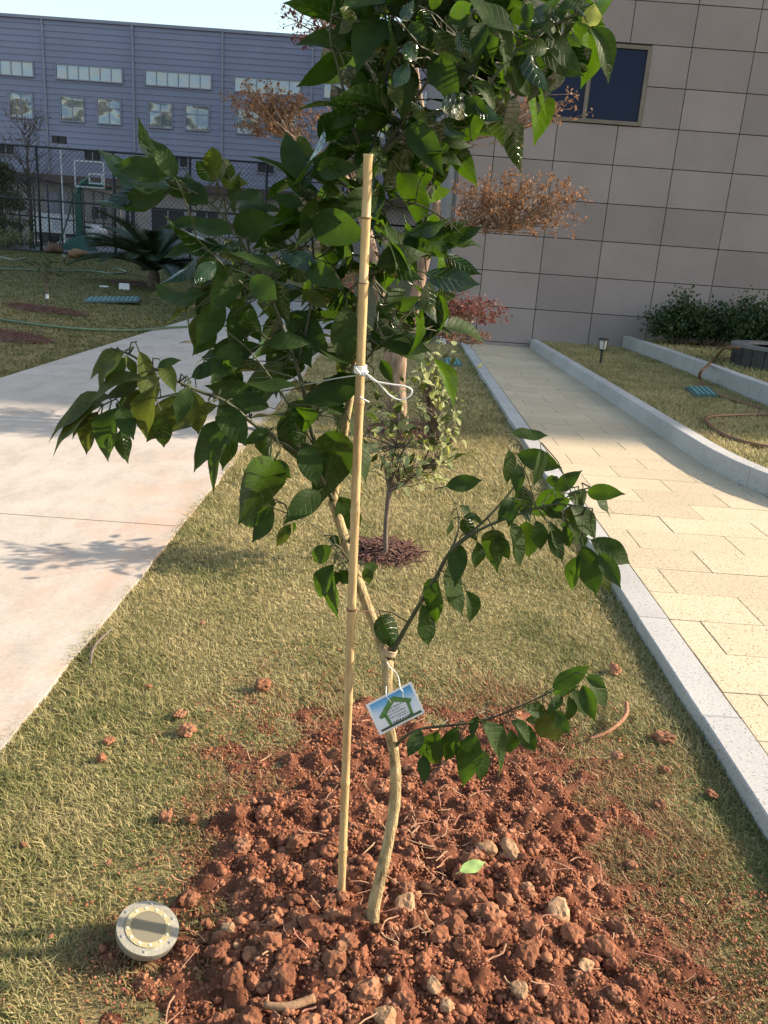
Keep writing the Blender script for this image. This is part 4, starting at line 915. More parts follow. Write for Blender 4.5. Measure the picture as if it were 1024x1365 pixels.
# filling leaves inside the crown and above the frame
fills = [(460, 700, -110, 10, 60, 0.10), (450, 690, 10, 200, 95, 0.12), (250, 480, 290, 470, 42, 0.08), (490, 600, 190, 480, 48, 0.10), (390, 480, 170, 330, 30, 0.08), (280, 450, 470, 600, 22, 0.05), (640, 790, 0, 130, 16, 0.05)]
rest = []
for xa, xb, ya, yb, cnt, dd in fills:
    for _ in range(cnt):
        x = random.uniform(xa, xb); y_ = random.uniform(ya, yb); Bc = P(x, y_, b0+random.uniform(0.02, dd+0.12))
        q = min(allb, key=lambda p: (p-Bc).length)
        if (q-Bc).length > 0.16: Bc = q+(Bc-q)*0.16/(Bc-q).length
        out = (Bc-q).normalized()+rv(0.5)+Vector((0, 0, -0.25)); out.normalize(); L = random.uniform(0.08, 0.125)
        rest.append((Bc, Bc+out*L, Vector((SUNV.x*0.4, SUNV.y*0.4, 0.9))+rv(0.45)))
        mb.tube([q, q.lerp(Bc, 0.5)+rv(0.006), Bc-out*L*0.14], [0.0016, 0.0013, 0.001], 4, caps=False)
kind(build('twigs', mb, TWIG, tree), 'stuff')
room = 300-nleaf
for i, (B, T, n) in enumerate(rest):
    if i < room: put_leaf(tree, B, T, n, random.randrange(len(LM)))
extra = rest[max(0, room):]
if extra:
    bm = bmesh.new()
    for B, T, n in extra:
        a = T-B; L = a.length; a = a/L; nn = (n-a*n.dot(a)).normalized(); bb = nn.cross(a)
        M = Matrix((a*L, bb*L, nn*L)).transposed().to_4x4(); M.translation = B-base_of(tree)
        tmp = bmesh.new(); tmp.from_mesh(random.choice(LM)); tmp.transform(M); me = bpy.data.meshes.new('tmp'); tmp.to_mesh(me); tmp.free(); bm.from_mesh(me); bpy.data.meshes.remove(me)
    me = bpy.data.meshes.new('leaves'); bm.to_mesh(me); bm.free(); kind(link_mesh('foliage', me, tree, None, LEAF), 'stuff')

# ------------------------------------------------------------------ bamboo stake and ties
s0 = G(455, 1190, 0.04); top = P(491, 205, 1.31)
stake = thing('bamboo_stake', 'straw-coloured bamboo stake standing upright beside the citrus trunk', 'stake', s0)
def stk(y):    # point on the stake seen at photo row y
    x = 455+36*(1190-y)/985; d = ray(x, y); ab = top-s0; w0 = CAM-s0
    A, B_, C_, D_, E_ = d.dot(d), d.dot(ab), ab.dot(ab), d.dot(w0), ab.dot(w0)
    return s0+ab*((A*E_-B_*D_)/(A*C_-B_*B_))
rows = [1215, 1131, 1043, 934, 815, 682, 537, 377, 290, 205]
pts = []; rr_ = []
for a, b in zip(rows[:-1], rows[1:]):
    for f, k in ((0.0, 1.20), (0.035, 1.0), (0.5, 0.96), (0.955, 1.0), (0.985, 1.10)):
        q = stk(a+(b-a)*f); wpx = 13.0 if a > 900 else 12.6
        pts.append(q); rr_.append((0.0088-0.0018*(1215-a)/1010)*k)
pts.append(top); rr_.append(0.0070)
mb = MB(); mb.tube(pts, rr_, 14); build('pole', mb, BAMBOO, stake, smoothf=True)
ax = (top-s0).normalized()
def ring(c, axis, R_, r, n=18, turns=1, pitch=0.0):
    u = axis.orthogonal().normalized(); w = axis.cross(u)
    return [c+(u*math.cos(a)+w*math.sin(a))*R_+axis*pitch*a/6.283 for a in [k*2*math.pi/n for k in range(int(n*turns)+1)]]
for y_ in rows[1:-1]:
    c = stk(y_); mb = MB(); mb.tube(ring(c, ax, 0.0078, 0, 18), 0.0015, 6); build('node', mb, BAMB_N, stake, smoothf=True)
c = stk(497)
tie = thing('string_tie', 'white string knotted round the bamboo stake with a loose loop', 'string', c)
mb = MB(); mb.tube(ring(c, ax, 0.0092, 0, 18, 5, 0.0024), 0.0016, 6); build('wrap', mb, STRING, tie, smoothf=True)
mb = MB()
for k in range(3): mb.tube([c+Vector((0.006, -0.012, 0.002))+rv(0.004) for _ in range(5)], 0.0018, 5)
build('knot', mb, STRING, tie, smoothf=True)
yk = c.y-0.012
def cat(pts, n=6): return resample([Vector(p) for p in pts], [0]*len(pts), n)[0]
mb = MB(); mb.tube(cat([P(487, 497, yk), P(505, 511, yk), P(520, 527, yk), P(534, 533, yk), P(546, 528, yk), P(549, 520, yk), P(540, 515, yk), P(520, 512, yk), P(500, 508, yk), P(490, 500, yk)]), 0.0014, 6); build('loop', mb, STRING, tie, smoothf=True)
mb = MB(); mb.tube(cat([P(482, 500, yk), P(478, 495, yk), P(474, 490, yk)]), 0.0014, 6); mb.tube(cat([P(480, 529, yk+.004), P(486, 533, yk+.002), P(492, 536, yk+.004)]), 0.0016, 6); build('loose_end', mb, STRING, tie, smoothf=True)
mb = MB(); mb.tube(cat([P(480, 500, yk+.02), P(445, 505, b0), P(404, 513, b0+.03), P(400, 508, b0+.045), P(404, 503, b0+.05)]), 0.0012, 5); build('guy', mb, pmat('grey_string', (0.42, 0.44, 0.40)), tie, smoothf=True)
c = stk(813)
wt = thing('wire_tie', 'thin brown wire twisted round the bamboo stake above the fork', 'wire', c)
mb = MB(); mb.tube(ring(c, ax, 0.0092, 0, 16, 2, 0.002), 0.0009, 5); mb.tube(cat([c+Vector((0.01, -.004, 0)), P(495, 815, b0+.02), P(508, 819, b0+.03)]), 0.0008, 5); build('wire', mb, WIRE, wt, smoothf=True)
fk = P(518, 872, b0+.03)
rw = thing('fork_wrap', 'pale binding wrapped round the fork of the citrus trunk', 'binding', fk)
mb = MB(); mb.tube(ring(fk, Vector((0.3, 0, 1)).normalized(), 0.0125, 0, 16, 4, 0.003), 0.0016, 6); build('wrap', mb, pmat('tan_twine', (0.42, 0.30, 0.19), (0.30, 0.2, 0.12), 60), rw, smoothf=True)
mb = MB(); mb.tube(cat([fk+Vector((-.006, -.014, -.004)), P(524, 890, b0), P(532, 905, b0-.01)]), 0.0009, 5); build('loose_end', mb, pmat('tan_twine', (0.42, 0.30, 0.19)), rw, smoothf=True)

# ------------------------------------------------------------------ printed plant card
CY = b0-0.035
TL, TR, BRc, BLc = P(487.5, 939.5, CY-.004), P(547.5, 909.5, CY+.002), P(566.4, 949.8, CY+.004), P(505.9, 981, CY-.002)
cu = ((TR-TL)+(BRc-BLc))/2; cv = ((BLc-TL)+(BRc-TR))/2; cn = cu.cross(cv).normalized()
if cn.y > 0: cn = -cn
card = thing('plant_card', 'small printed card with green house outline tied to the citrus trunk', 'card', TL)
def cq(u, v, off): return TL+cu*u+cv*v+cn*off
def cpoly(pts, o0, o1):
    m = MB(); n = len(pts); m.add([cq(u, v, o0) for u, v in pts]+[cq(u, v, o1) for u, v in pts], [tuple(range(n))[::-1], tuple(range(n, 2*n))]+[(i, (i+1) % n, n+(i+1) % n, n+i) for i in range(n)]); return m
build('sheet', cpoly([(0, 0), (1, 0), (1, 1), (0, 1)], 0, 0.0006), pmat('white_card', (0.74, 0.74, 0.76), (0.70, 0.70, 0.73), 9, 0.5), card)
def sky_print():
    m, t, b, o = nt('card_print'); b.inputs['Roughness'].default_value = 0.35
    f = noise(t, 26, 4, 0.6); tc = t.nodes.new('ShaderNodeTexCoord'); sp = t.nodes.new('ShaderNodeSeparateXYZ'); t.links.new(tc.outputs['UV'], sp.inputs[0])
    ad = t.nodes.new('ShaderNodeMath'); ad.operation = 'MULTIPLY_ADD'; t.links.new(f, ad.inputs[0]); ad.inputs[1].default_value = 0.35; t.links.new(sp.outputs[1], ad.inputs[2])
    t.links.new(ramp(t, ad.outputs[0], [(0.10, (0.07, 0.24, 0.52)), (0.32, (0.15, 0.40, 0.68)), (0.55, (0.55, 0.64, 0.78)), (0.80, (0.72, 0.74, 0.80))]), b.inputs['Base Color']); return m
pr = build('print', cpoly([(.06, .055), (.955, .055), (.955, .93), (.06, .93)], 0.0007, 0.0009), sky_print(), card)
ul = pr.data.uv_layers.new(name='UVMap')
for l in pr.data.loops:
    co = pr.data.vertices[l.vertex_index].co+base_of(card)-TL; ul.data[l.index].uv = (co.dot(cu)/cu.length_squared, co.dot(cv)/cv.length_squared)
build('house_panel', cpoly([(.29, .90), (.29, .50), (.52, .28), (.74, .46), (.74, .90)], 0.0010, 0.0012), pmat('print_white', (0.66, 0.68, 0.76), None, 9, 0.4), card)
GP = pmat('print_green', (0.10, 0.22, 0.07), (0.07, 0.16, 0.05), 90, 0.5)
for nm, q in (('roof_line', [(.14, .50), (.47, .16), (.56, .13), (.88, .44), (.83, .52), (.53, .29), (.24, .58), (.16, .58)]), ('wall_line', [(.24, .52), (.31, .52), (.33, .93), (.27, .93)]), ('wall_line', [(.75, .45), (.81, .45), (.79, .90), (.73, .90)])):
    build(nm, cpoly(q, 0.0013, 0.0016), GP, card)
hf = [(0.07+0.885*i/30, 0.925-0.055-0.03*abs(mnoise.noise((i*1.7, 3, 1)))) for i in range(31)]
build('hedge', cpoly([(.955, .93)][:0]+hf+[(.955, .93), (.07, .93)], 0.0017, 0.0019), pmat('print_dark', (0.035, 0.05, 0.03), (0.07, 0.10, 0.05), 90, 0.6), card)
INK = pmat('print_ink', (0.03, 0.035, 0.06), None, 5, 0.6)
for v, u0, u1, hgt in ((.40, .36, .68, .035), (.485, .34, .58, .035), (.57, .34, .70, .035), (.665, .34, .66, .028), (.725, .47, .72, .028), (.81, .36, .80, .055)):
    m = MB(); u = u0
    while u < u1:
        w_ = random.uniform(.018, .030)*(1.6 if hgt > .05 else 1)
        for _ in range(2):
            a = random.uniform(0, .4)*hgt; q = cpoly([(u, v+a), (u+w_*random.uniform(.5, .9), v+a), (u+w_*.7, v+hgt*random.uniform(.6, 1)), (u, v+hgt)], 0.0014, 0.0016); m.add(q.v, q.f)
        u += w_+(.02 if random.random() < .25 else .009)
    build('lettering', m, INK, card)
mb = MB(); mb.tube(cat([cq(.78, .12, .0012), cq(.76, .0, .003), P(530, 900, b0-.012), P(519, 888, b0-.0), P(516, 882, b0+.01)]), 0.0009, 5); mb.tube(cat([cq(.78, .12, .0014), cq(.73, .30, .0022)]), 0.0009, 5)
mb.tube(cat([cq(.48, .26, .002), cq(.46, .10, .003), cq(.45, .0, .004), P(515, 915, b0-.004)]), 0.0009, 5); build('string', mb, STRING, card, smoothf=True)

# ------------------------------------------------------------------ in-ground lamp lying beside the earth
dc = G(197, 1238, 0.050); nd = Vector((0.30, -0.10, 1)).normalized()
dr = 41.5/FPX*fdepth(dc); dM = nd.to_track_quat('Z', 'Y').to_matrix()
lamp = thing('ground_lamp', 'round tilted metal ground lamp with a ring of small lights in the grass', 'ground light', Vector((dc.x, dc.y, 0)))
mb = MB(); mb.lathe([(dr*.80, -.017), (dr*.96, -.014), (dr*.99, -.004), (dr, 0), (dr*.995, .004), (dr*.75, .0045)], dc, 48, dM); build('housing', mb, STEEL, lamp)
mb = MB(); mb.lathe([(dr*.745, .0), (dr*.74, .0066), (dr*.56, .0066), (dr*.555, .0047)], dc, 48, dM); build('ring', mb, pmat('cream_ring', (0.33, 0.29, 0.17), (0.27, 0.235, 0.135), 30, 0.35), lamp)
mb = MB(); mb.lathe([(dr*.55, .0), (dr*.55, .0062)], dc, 40, dM); build('glass', mb, GLASSC, lamp)
for k in range(12):
    a = k*math.pi/6+.2; q = dc+dM @ Vector((dr*.655*math.cos(a), dr*.655*math.sin(a), .0067)); mb = MB(); mb.lathe([(dr*.045, 0), (dr*.045, .0015)], q, 8, dM); build('led', mb, pmat('led_lens', (0.80, 0.74, 0.52), None, 5, 0.3), lamp)
for k in range(6):
    a = k*math.pi/3+.5; q = dc+dM @ Vector((dr*.87*math.cos(a), dr*.87*math.sin(a), .0046)); mb = MB(); mb.lathe([(dr*.05, 0), (dr*.045, .002), (dr*.02, .002)], q, 10, dM); build('screw', mb, pmat('screw_steel', (0.66, 0.66, 0.62), None, 5, 0.3, metal=0.8), lamp)
mb = MB(); mb.tube([dc-nd*.020, dc-nd*.020+Vector((0, 0.005, -.09))], [0.03, 0.012], 10); build('spike', mb, BLACKM, lamp)

# ------------------------------------------------------------------ loose bits on the earth and the grass
fl_ = thing('fallen_leaf', 'bright green leaf lying flat on the red earth', 'leaf', G(630, 1157, .06))
o = put_leaf(fl_, G(613, 1162, .095), G(648, 1148, .100), Vector((0.1, -.3, 1)), 2, 0.9, leaf_mat('fresh_fallen_leaf', (0.22, 0.36, 0.10), (0.22, 0.36, 0.10), (0.26, 0.38, 0.14), (0.2, 0.35, 0.05), 0.35, 0.15, (0.45, 0.55, 0.25))); o.name = 'blade'
fl_ = thing('fallen_leaf', 'dark green leaf tip lying at the bottom edge of the earth', 'leaf', G(728, 1362, .04))
o = put_leaf(fl_, G(735, 1385, .045), G(716, 1348, .06), Vector((0.1, -.2, 1)), 0, 0.9); o.name = 'blade'
st = [(305, 1233, 19, 'upright pale stone standing near the ground lamp'), (316, 1256, 12, 'small grey pebble below the upright stone near the ground lamp'), (663, 1238, 25, 'rounded tan stone right of the trunk foot'), (578, 1310, 24, 'tan stone low in front of the trunk'), (597, 1338, 24, 'pale yellowish stone at the bottom edge of the earth'), (613, 1312, 22, 'brown stone just right of the tan stone low in front'), (694, 1316, 26, 'blocky pale brown stone low right of the trunk'), (650, 1130, 30, 'pale flat stone above the fallen leaf'), (643, 1111, 12, 'small grey pebble above the pale flat stone'), (783, 1285, 24, 'pale angular stone at the right of the earth'), (704, 1182, 24, 'flat tan stone right of the fallen leaf'), (517, 1302, 14, 'small pale stone at the bottom left of the trunk foot'), (515, 1352, 32, 'large pale stone cut by the bottom edge below the trunk'), (746, 1215, 38, 'long red-brown lump right of the fallen leaf'), (680, 1132, 30, 'tall red-brown stone beside the pale flat stone'), (541, 1203, 34, 'big pale brown stone right of the trunk foot')]
for i, (x, y_, wpx, lab) in enumerate(st):
    q = G(x, y_, .05); zz = soil_z(q.x, q.y); q = G(x, y_, zz+.01); s = wpx/2/FPX*fdepth(q)*1.0
    o = place_mesh('stone', stones[i % 6], STONE, (q.x, q.y, zz+s*.34), None, (random.uniform(-.3, .3), random.uniform(-.3, .3), random.uniform(0, 6)), (s, s*.9, s)); tag(o, lab, 'stone', 'stones on the red earth')
gc = [(820, 892, 20, 'pale clod on the grass near the kerb'), (884, 983, 26, 'red-brown clod lying in the grass right of the root'), (824, 1004, 15, 'small tan clod below the curved root'), (879, 1070, 17, 'tan clod in the grass beside the earth edge'), (949, 1056, 16, 'brown clod nearest to the kerb'), (888, 1023, 12, 'small brown clod between two clods in the grass'), (843, 1150, 18, 'brown clod on the bare grass right of the earth'), (350, 913, 26, 'reddish clod lying above the earth on the left grass'), (240, 950, 18, 'red clod on the grass left of the earth'), (250, 972, 24, 'crumbly red clod below another on the left grass'), (135, 1008, 17, 'tan clod alone on the left grass'), (145, 985, 14, 'small tan clod above another on the left grass'), (198, 912, 10, 'tiny red clod highest on the left grass'), (222, 1085, 20, 'brown clod at the left edge of the earth'), (255, 1088, 16, 'tan clod at the left edge of the earth'), (31, 1122, 9, 'small orange clod at the far left of the grass'), (145, 1145, 9, 'tiny orange clod in the grass above the ground lamp'), (270, 828, 8, 'tiny red crumb alone high on the grass')]
for i, (x, y_, wpx, lab) in enumerate(gc):
    q = G(x, y_, .02); s = wpx/2/FPX*fdepth(q)*0.92
    o = place_mesh('clod', clods[i % 10], None, (q.x, q.y, .010+s*.35), None, (random.uniform(-.4, .4), 0, random.uniform(0, 6)), (s, s, s*.8)); tag(o, lab, 'clod', 'clods lying on the grass')
    o.material_slots[0].link = 'OBJECT'; o.material_slots[0].material = CLOD_T
mb = MB(); q, r_ = resample([G(785, 985, .02), G(805, 978, .03), G(822, 967, .04), G(835, 952, .045), G(835, 936, .05)], [.0035, .005, .006, .0065, .006]); mb.tube(q, r_, 8)
tag(build('dead_root', mb, pmat('root', (0.34, 0.17, 0.09), (0.24, 0.10, 0.05), 60, 0.9, 0.6, 120), base=G(805, 978, 0), smoothf=True), 'curved reddish root lying on the grass near the kerb', 'root')
mb = MB(); q, r_ = resample([G(121, 885, .02), G(122, 872, .025), G(127, 860, .025), G(140, 846, .03), G(150, 838, .03)], [.004, .0045, .005, .004, .003]); mb.tube(q, r_, 6)
tag(build('dry_twig', mb, BARKG, base=G(125, 870, 0), smoothf=True), 'dark bent twig lying on the edge of the concrete path', 'twig')
mb = MB(); q, r_ = resample([G(352, 1340, .05), G(385, 1342, .055), G(420, 1330, .06)], [.006, .008, .008]); mb.tube(q, r_, 6)
tag(build('dry_stick', mb, STONE, base=G(385, 1340, 0), smoothf=True), 'short pale stick lying low left on the earth', 'stick')
mb = MB()     # straw, bark shreds and root fibres: nobody could count them
for _ in range(170):
    if random.random() < 0.35: x = random.gauss(0.12, 0.09); y_ = random.gauss(1.62, 0.12)
    else: x = random.uniform(-.5, .8); y_ = random.uniform(.8, 2.2)
    if soil_mask(np.array(x), np.array(y_)) < 0.0: continue
    z = soil_z(x, y_)+.012; a = random.uniform(0, 6.3); L = random.uniform(.02, .07)
    A = Vector((x, y_, z)); B = A+Vector((math.cos(a)*L, math.sin(a)*L, random.uniform(-.004, .016))); pts = bend(A, B, .12, 4); mb.tube(pts, random.uniform(.0006, .0016), 4)
kind(build('fibres', mb, pmat('red_fibre', (0.36, 0.15, 0.10), (0.45, 0.30, 0.17), 12, 0.9), soil), 'stuff')
#@@TREES
# ------------------------------------------------------------------ mulch patches
def mulch(pc, rx, ry, n=700, z=None):
    c = pc; its = []; mb = MB(); ring_ = [(c.x+rx*math.cos(a)*(1+.45*mnoise.noise((a*1.5, rx*9, 0))), c.y+ry*math.sin(a)*(1+.45*mnoise.noise((a*1.5+3, rx*9, 0)))) for a in [k*2*math.pi/28 for k in range(28)]]
    vs = [(c.x, c.y, c.z+.03)]+[(x, y, (c.z if z is None else z)+0.003+(ground_h(x, y)-ground_h(c.x, c.y))) for x, y in ring_]
    mb.add(vs, [(0, 1+k, 1+(k+1) % 28) for k in range(28)]); o = kind(build('mulch_bed', mb, MULCH, smoothf=True), 'structure')
    V = []; 
    m2 = MB()
    for _ in range(n):
        a = random.uniform(0, 6.3); r = math.sqrt(random.random())*1.04; x = c.x+rx*r*math.cos(a); y = c.y+ry*r*math.sin(a); b = random.uniform(0, 6.3); L = random.uniform(.02, .05)*(1+c.y*.06)
        z_ = c.z+.03*(1-r)+.012+(ground_h(x, y)-ground_h(c.x, c.y)); m2.beam((x, y, z_), (x+L*math.cos(b), y+L*math.sin(b), z_+random.uniform(-.01, .02)), .006*(1+c.y*.08), .003*(1+c.y*.05))
    kind(build('chips', m2, MULCH, o), 'stuff')
mulch(G(512, 738, 0), 0.17, 0.17, 500)
mulch(G(548, 578, 0), 0.33, 0.42, 900)
mulch(GL(60, 413), 0.6, 0.42, 420); mulch(GL(2, 447), 0.55, 0.45, 420); mulch(GL(215, 383), 1.3, 0.9, 400)

# ------------------------------------------------------------------ cloud-pruned tree with rust-brown leaves
def tiered_tree(label, base, trunks, tiers, tw=0.0035):
    t = thing('crape_myrtle', label, 'tree', base)
    for pts, rs in trunks:
        q, r_ = resample(pts, rs, 5); r_ = [a*(1+.12*mnoise.noise(p*9)) for a, p in zip(r_, q)]; mb = MB(); mb.tube(q, r_, 10); build('trunk', mb, BARK2, t, smoothf=True)
    for (anchor, cen, radii, nt_, nl, mat, ls) in tiers:
        br = MB(); B = []; D = []; S = []
        main = bend(anchor, cen-Vector((0, 0, radii[2]*.5)), .10, 6); br.tube(main, [.018-.009*i/6 for i in range(7)], 7)
        for _ in range(nt_):
            while True:
                u = Vector((random.uniform(-1, 1), random.uniform(-1, 1), random.choice((random.uniform(-.6, 1), random.uniform(.3, .9)))))
                if u.length < 1: break
            e = cen+Vector((u.x*radii[0], u.y*radii[1], u.z*radii[2])); s = random.choice(main[2:]); pts = bend(s, e, .10, 5); br.tube(pts, [tw*1.7-(tw*1.2)*i/5 for i in range(6)], 4, caps=False)
            for __ in range(int(nl/nt_)):
                f = random.choice(pts[3:])+rv(.014); B.append(f); D.append(rv(1)+Vector((0, 0, .3))); S.append(ls*random.uniform(.6, 1.25))
        b_ = build('branch', br, BARK2, t, smoothf=True)
        leaf_cloud('foliage', B, D, S, mat, b_, .55)
    return t
b2 = G(537, 583, 0.0); Y2 = b2.y
def q2(x, y, d=0): return P(x, y, Y2+d)
trunks = [([b2-Vector((0, 0, .05)), q2(534, 545), q2(530, 510, .02), q2(533, 470, .02), q2(545, 430, .02), q2(556, 390, .02), q2(566, 345, .03), q2(582, 290, .05), q2(575, 220, .08), q2(560, 130, .1), q2(548, 40, .1)], [.06, .055, .065, .06, .055, .05, .042, .034, .026, .02, .014]),
          ([b2+Vector((-.05, .05, -.05)), q2(524, 520, .05), q2(520, 470, .05), q2(512, 420, .06), q2(500, 350, .08), q2(480, 280, .1), q2(455, 230, .1), q2(430, 205, .1)], [.045, .05, .05, .045, .04, .035, .03, .025])]
def T(ax_, ay, cx_, cy, rx, ry, rz, nt_, nl, mat, ls, d=0, da=.02):
    s = 1/FPX*fdepth(q2(cx_, cy, d)); return (q2(ax_, ay, da), q2(cx_, cy, d), (rx*s*1.15, ry, rz*s*1.0), int(nt_*1.7), int(nl*1.9), mat, ls)
tiers = [T(430, 205, 362, 152, 62, .30, 38, 46, 900, LEAF_B, .030, .1, .1), T(582, 290, 690, 278, 92, .34, 50, 66, 1500, LEAF_B, .030, -.05, .05), T(556, 400, 628, 418, 56, .22, 22, 34, 620, LEAF_P, .028, -.1, .02),
         T(545, 440, 625, 452, 40, .15, 12, 18, 150, LEAF_B, .027, -.15, .02), T(575, 220, 722, 145, 60, .25, 24, 26, 330, LEAF_B, .030, -.1, .08), T(548, 40, 440, 28, 66, .35, 46, 46, 900, LEAF_P, .032, .1, .1),
         T(548, 40, 620, 20, 75, .4, 45, 44, 700, LEAF_P, .032, .2, .1), T(500, 350, 430, 372, 50, .3, 30, 36, 500, LEAF_P, .028, .2, .08), T(560, 130, 520, -60, 110, .4, 45, 40, 600, LEAF_B, .032, .1, .1), T(480, 280, 455, 170, 50, .3, 25, 22, 320, LEAF_B, .03, .15, .1)]
tiered_tree('cloud-pruned tree with twisted peeling trunk and rust-brown leaf tiers', b2, trunks, tiers)

# ------------------------------------------------------------------ small trees with pale-edged leaves
LMV = [leaf_mesh('pale_leaf', f, c, .1, w, 90+i, 4, 1, False) for i, (f, c, w) in enumerate(((.3, .5, .48), (.2, .9, .5), (.4, .3, .46)))]
for me in LMV: me.materials.append(LEAF_V)
def small_tree(name, label, base, stems, clusters, ls):
    t = thing(name, label, 'tree' if 'tree' in name else 'shrub', base); mb = MB()
    q, r_ = resample(stems[0][0], stems[0][1], 5); mb.tube(q, r_, 9); build('trunk', mb, BARKG, t, smoothf=True); tips = []
    for pts, rs in stems[1:]:
        q, r_ = resample(pts, rs, 4); mb = MB(); mb.tube(q, r_, 6); build('branch', mb, BARKG, t, smoothf=True)
    tw = MB()
    for anchor, cen, rad3, n in clusters:
        for _ in range(n):
            u = rv(.5); e = cen+Vector((u.x*rad3[0], u.y*rad3[1], u.z*rad3[2])); s = anchor.lerp(cen, random.random()); tw.tube(bend(s, e, .1, 3), [.003, .0022, .0018, .0012], 4, caps=False)
            d = ((e-s).normalized()+rv(.5)+Vector((0, 0, -.35))).normalized(); L = ls*random.uniform(.7, 1.2)
            put_leaf(t, e, e+d*L, Vector((.2, -.2, 1))+rv(.4), random.randrange(3), 1, LEAF_Y if random.random() < .03 else (LEAF_O if random.random() < .25 else None), LMV)
    kind(build('twigs', tw, BARKG, t), 'stuff')
    return t
b3 = G(515, 742, .01); Y3 = b3.y
def q3(x, y, d=0): return P(x, y, Y3+d)
fk3 = q3(519, 655)
small_tree('small_tree', 'slender small tree with pale-edged leaves in a dark mulch ring', b3,
 [([b3-Vector((0, 0, .03)), q3(514, 710), q3(516, 680), fk3], [.013, .011, .011, .014]), ([fk3, q3(515, 635, .02), q3(512, 605, .02)], [.007, .005, .003]), ([fk3, q3(525, 630), q3(538, 600, -.02), q3(552, 580, -.03)], [.008, .006, .004, .003]), ([fk3, q3(535, 648), q3(555, 632, -.04), q3(580, 618, -.05)], [.008, .006, .005, .003]), ([fk3, q3(520, 625), q3(526, 600, .03), q3(532, 570, .04)], [.006, .005, .004, .003]), ([q3(555, 632, -.04), q3(572, 600, -.03), q3(580, 555, -.02), q3(574, 505, 0)], [.005, .004, .003, .002])],
 [(fk3, q3(548, 625, -.03), (.15, .16, .09), 56), (q3(526, 600), q3(530, 592, .02), (.14, .14, .09), 44), (q3(555, 632), q3(580, 612, -.04), (.11, .14, .10), 46), (q3(575, 600), q3(583, 555, -.02), (.10, .18, .14), 74), (q3(570, 580), q3(572, 512, .0), (.09, .16, .14), 60), (q3(535, 590), q3(528, 560, .02), (.09, .14, .09), 26)], .056)
b4 = G(572, 592, .02); Y4 = b4.y
def q4(x, y, d=0): return P(x, y, Y4+d)
small_tree('leafy_shrub', 'upright leafy shrub with pale-edged leaves beside the twisted trunk', b4,
 [([b4-Vector((0, 0, .03)), q4(573, 560), q4(570, 520), q4(572, 485)], [.012, .01, .008, .004])]+[([q4(573, 575), q4(585+8*k, 555), q4(580+9*k, 535-8*k)], [.006, .004, .003]) for k in range(2)]+[([b4, q4(545, 560), q4(520, 545)], [.006, .005, .003])],
 [(q4(570, 520), q4(575, 505, -.05), (.12, .14, .2), 40), (q4(573, 560), q4(582, 545, -.05), (.14, .14, .2), 36), (q4(573, 575), q4(590, 578, -.05), (.13, .12, .12), 34), (q4(545, 560), q4(512, 548, -.05), (.14, .12, .15), 40), (q4(545, 590), q4(575, 600, -.1), (.2, .12, .1), 30)], .068)

# ------------------------------------------------------------------ plants on the left lawn
bs = GL(63, 412); t = thing('sapling', 'small bare-stemmed sapling in a mulch patch on the left lawn', 'tree', bs); s = fdepth(bs)/FPX
def ql(x, y, d=0): return P(x, y, bs.y+d)
mb = MB(); mb.tube([bs-Vector((0, 0, .05)), ql(63, 395), ql(62, 380)], [.024, .02, .02], 7); build('trunk', mb, BARKG, t)
mb = MB(); mb.tube([ql(63, 398), ql(63, 392)], .027, 8); build('band', mb, WHITEP, t)
mb = MB(); B = []; D = []; S = []
for x, y in ((50, 365), (55, 350), (62, 348), (68, 352), (74, 360), (58, 360), (66, 362), (48, 352), (76, 368)):
    p = bend(ql(62, 380), ql(x, y, random.uniform(-.15, .15)), .12); mb.tube(p, [.012, .01, .008, .007, .006, .005], 5)
    for _ in range(9): B.append(p[-1]+rv(.05)); D.append(rv(1)); S.append(.075)
build('branches', mb, BARKG, t); leaf_cloud('foliage', B, D, S, LEAF_D, t)
cb_ = GL(205, 384); t = thing('cycad', 'dark green cycad with long arching fronds on the left lawn', 'palm', cb_)
mb = MB(); mb.lathe([(.12, 0), (.15, .1), (.14, .3), (.08, .42)], cb_, 14); build('trunk', mb, BARKG, t)
for k in range(46):
    a = k*2.4+random.uniform(-.2, .2); el = random.uniform(.30, 1.30); L = random.uniform(1.5, 2.0); pts = []; q = cb_+Vector((0, 0, .36)); e = el
    for i in range(9): pts.append(q.copy()); q = q+Vector((math.cos(a)*math.cos(e), math.sin(a)*math.cos(e), math.sin(e)))*L/8; e -= .13
    mb = MB(); mb.tube(pts, [.016-.0015*i for i in range(9)], 4); side = Vector((-math.sin(a), math.cos(a), 0))
    for i in range(1, 8):
        for f in (0, .25, .5, .75):
            c = pts[i].lerp(pts[i+1], f); d = (pts[i+1]-pts[i]).normalized(); w_ = .32*math.sin(math.pi*(i+f)/9)**.6
            for sg in (-1, 1):
                tp = c+(side*sg*.85+d*.55+Vector((0, 0, .25)))*w_; mb.add([c-d*.035, c+d*.035, tp], [(0, 1, 2)])
    build('frond', mb, LEAF_C, t)
wb_ = GL(166, 386)
for dx, lab, sz in ((0, 'larger white stone block beside the cycad', (.22, .14, .13)), (-.45, 'flat white stone slab left of the larger block', (.20, .12, .05))):
    o = place_mesh('stone_block', bevel_box(sz[0], sz[1], sz[2], .015), WHITEP, (wb_.x+dx, wb_.y, wb_.z+sz[2]), None, (0, 0, .3)); tag(o, lab, 'stone')

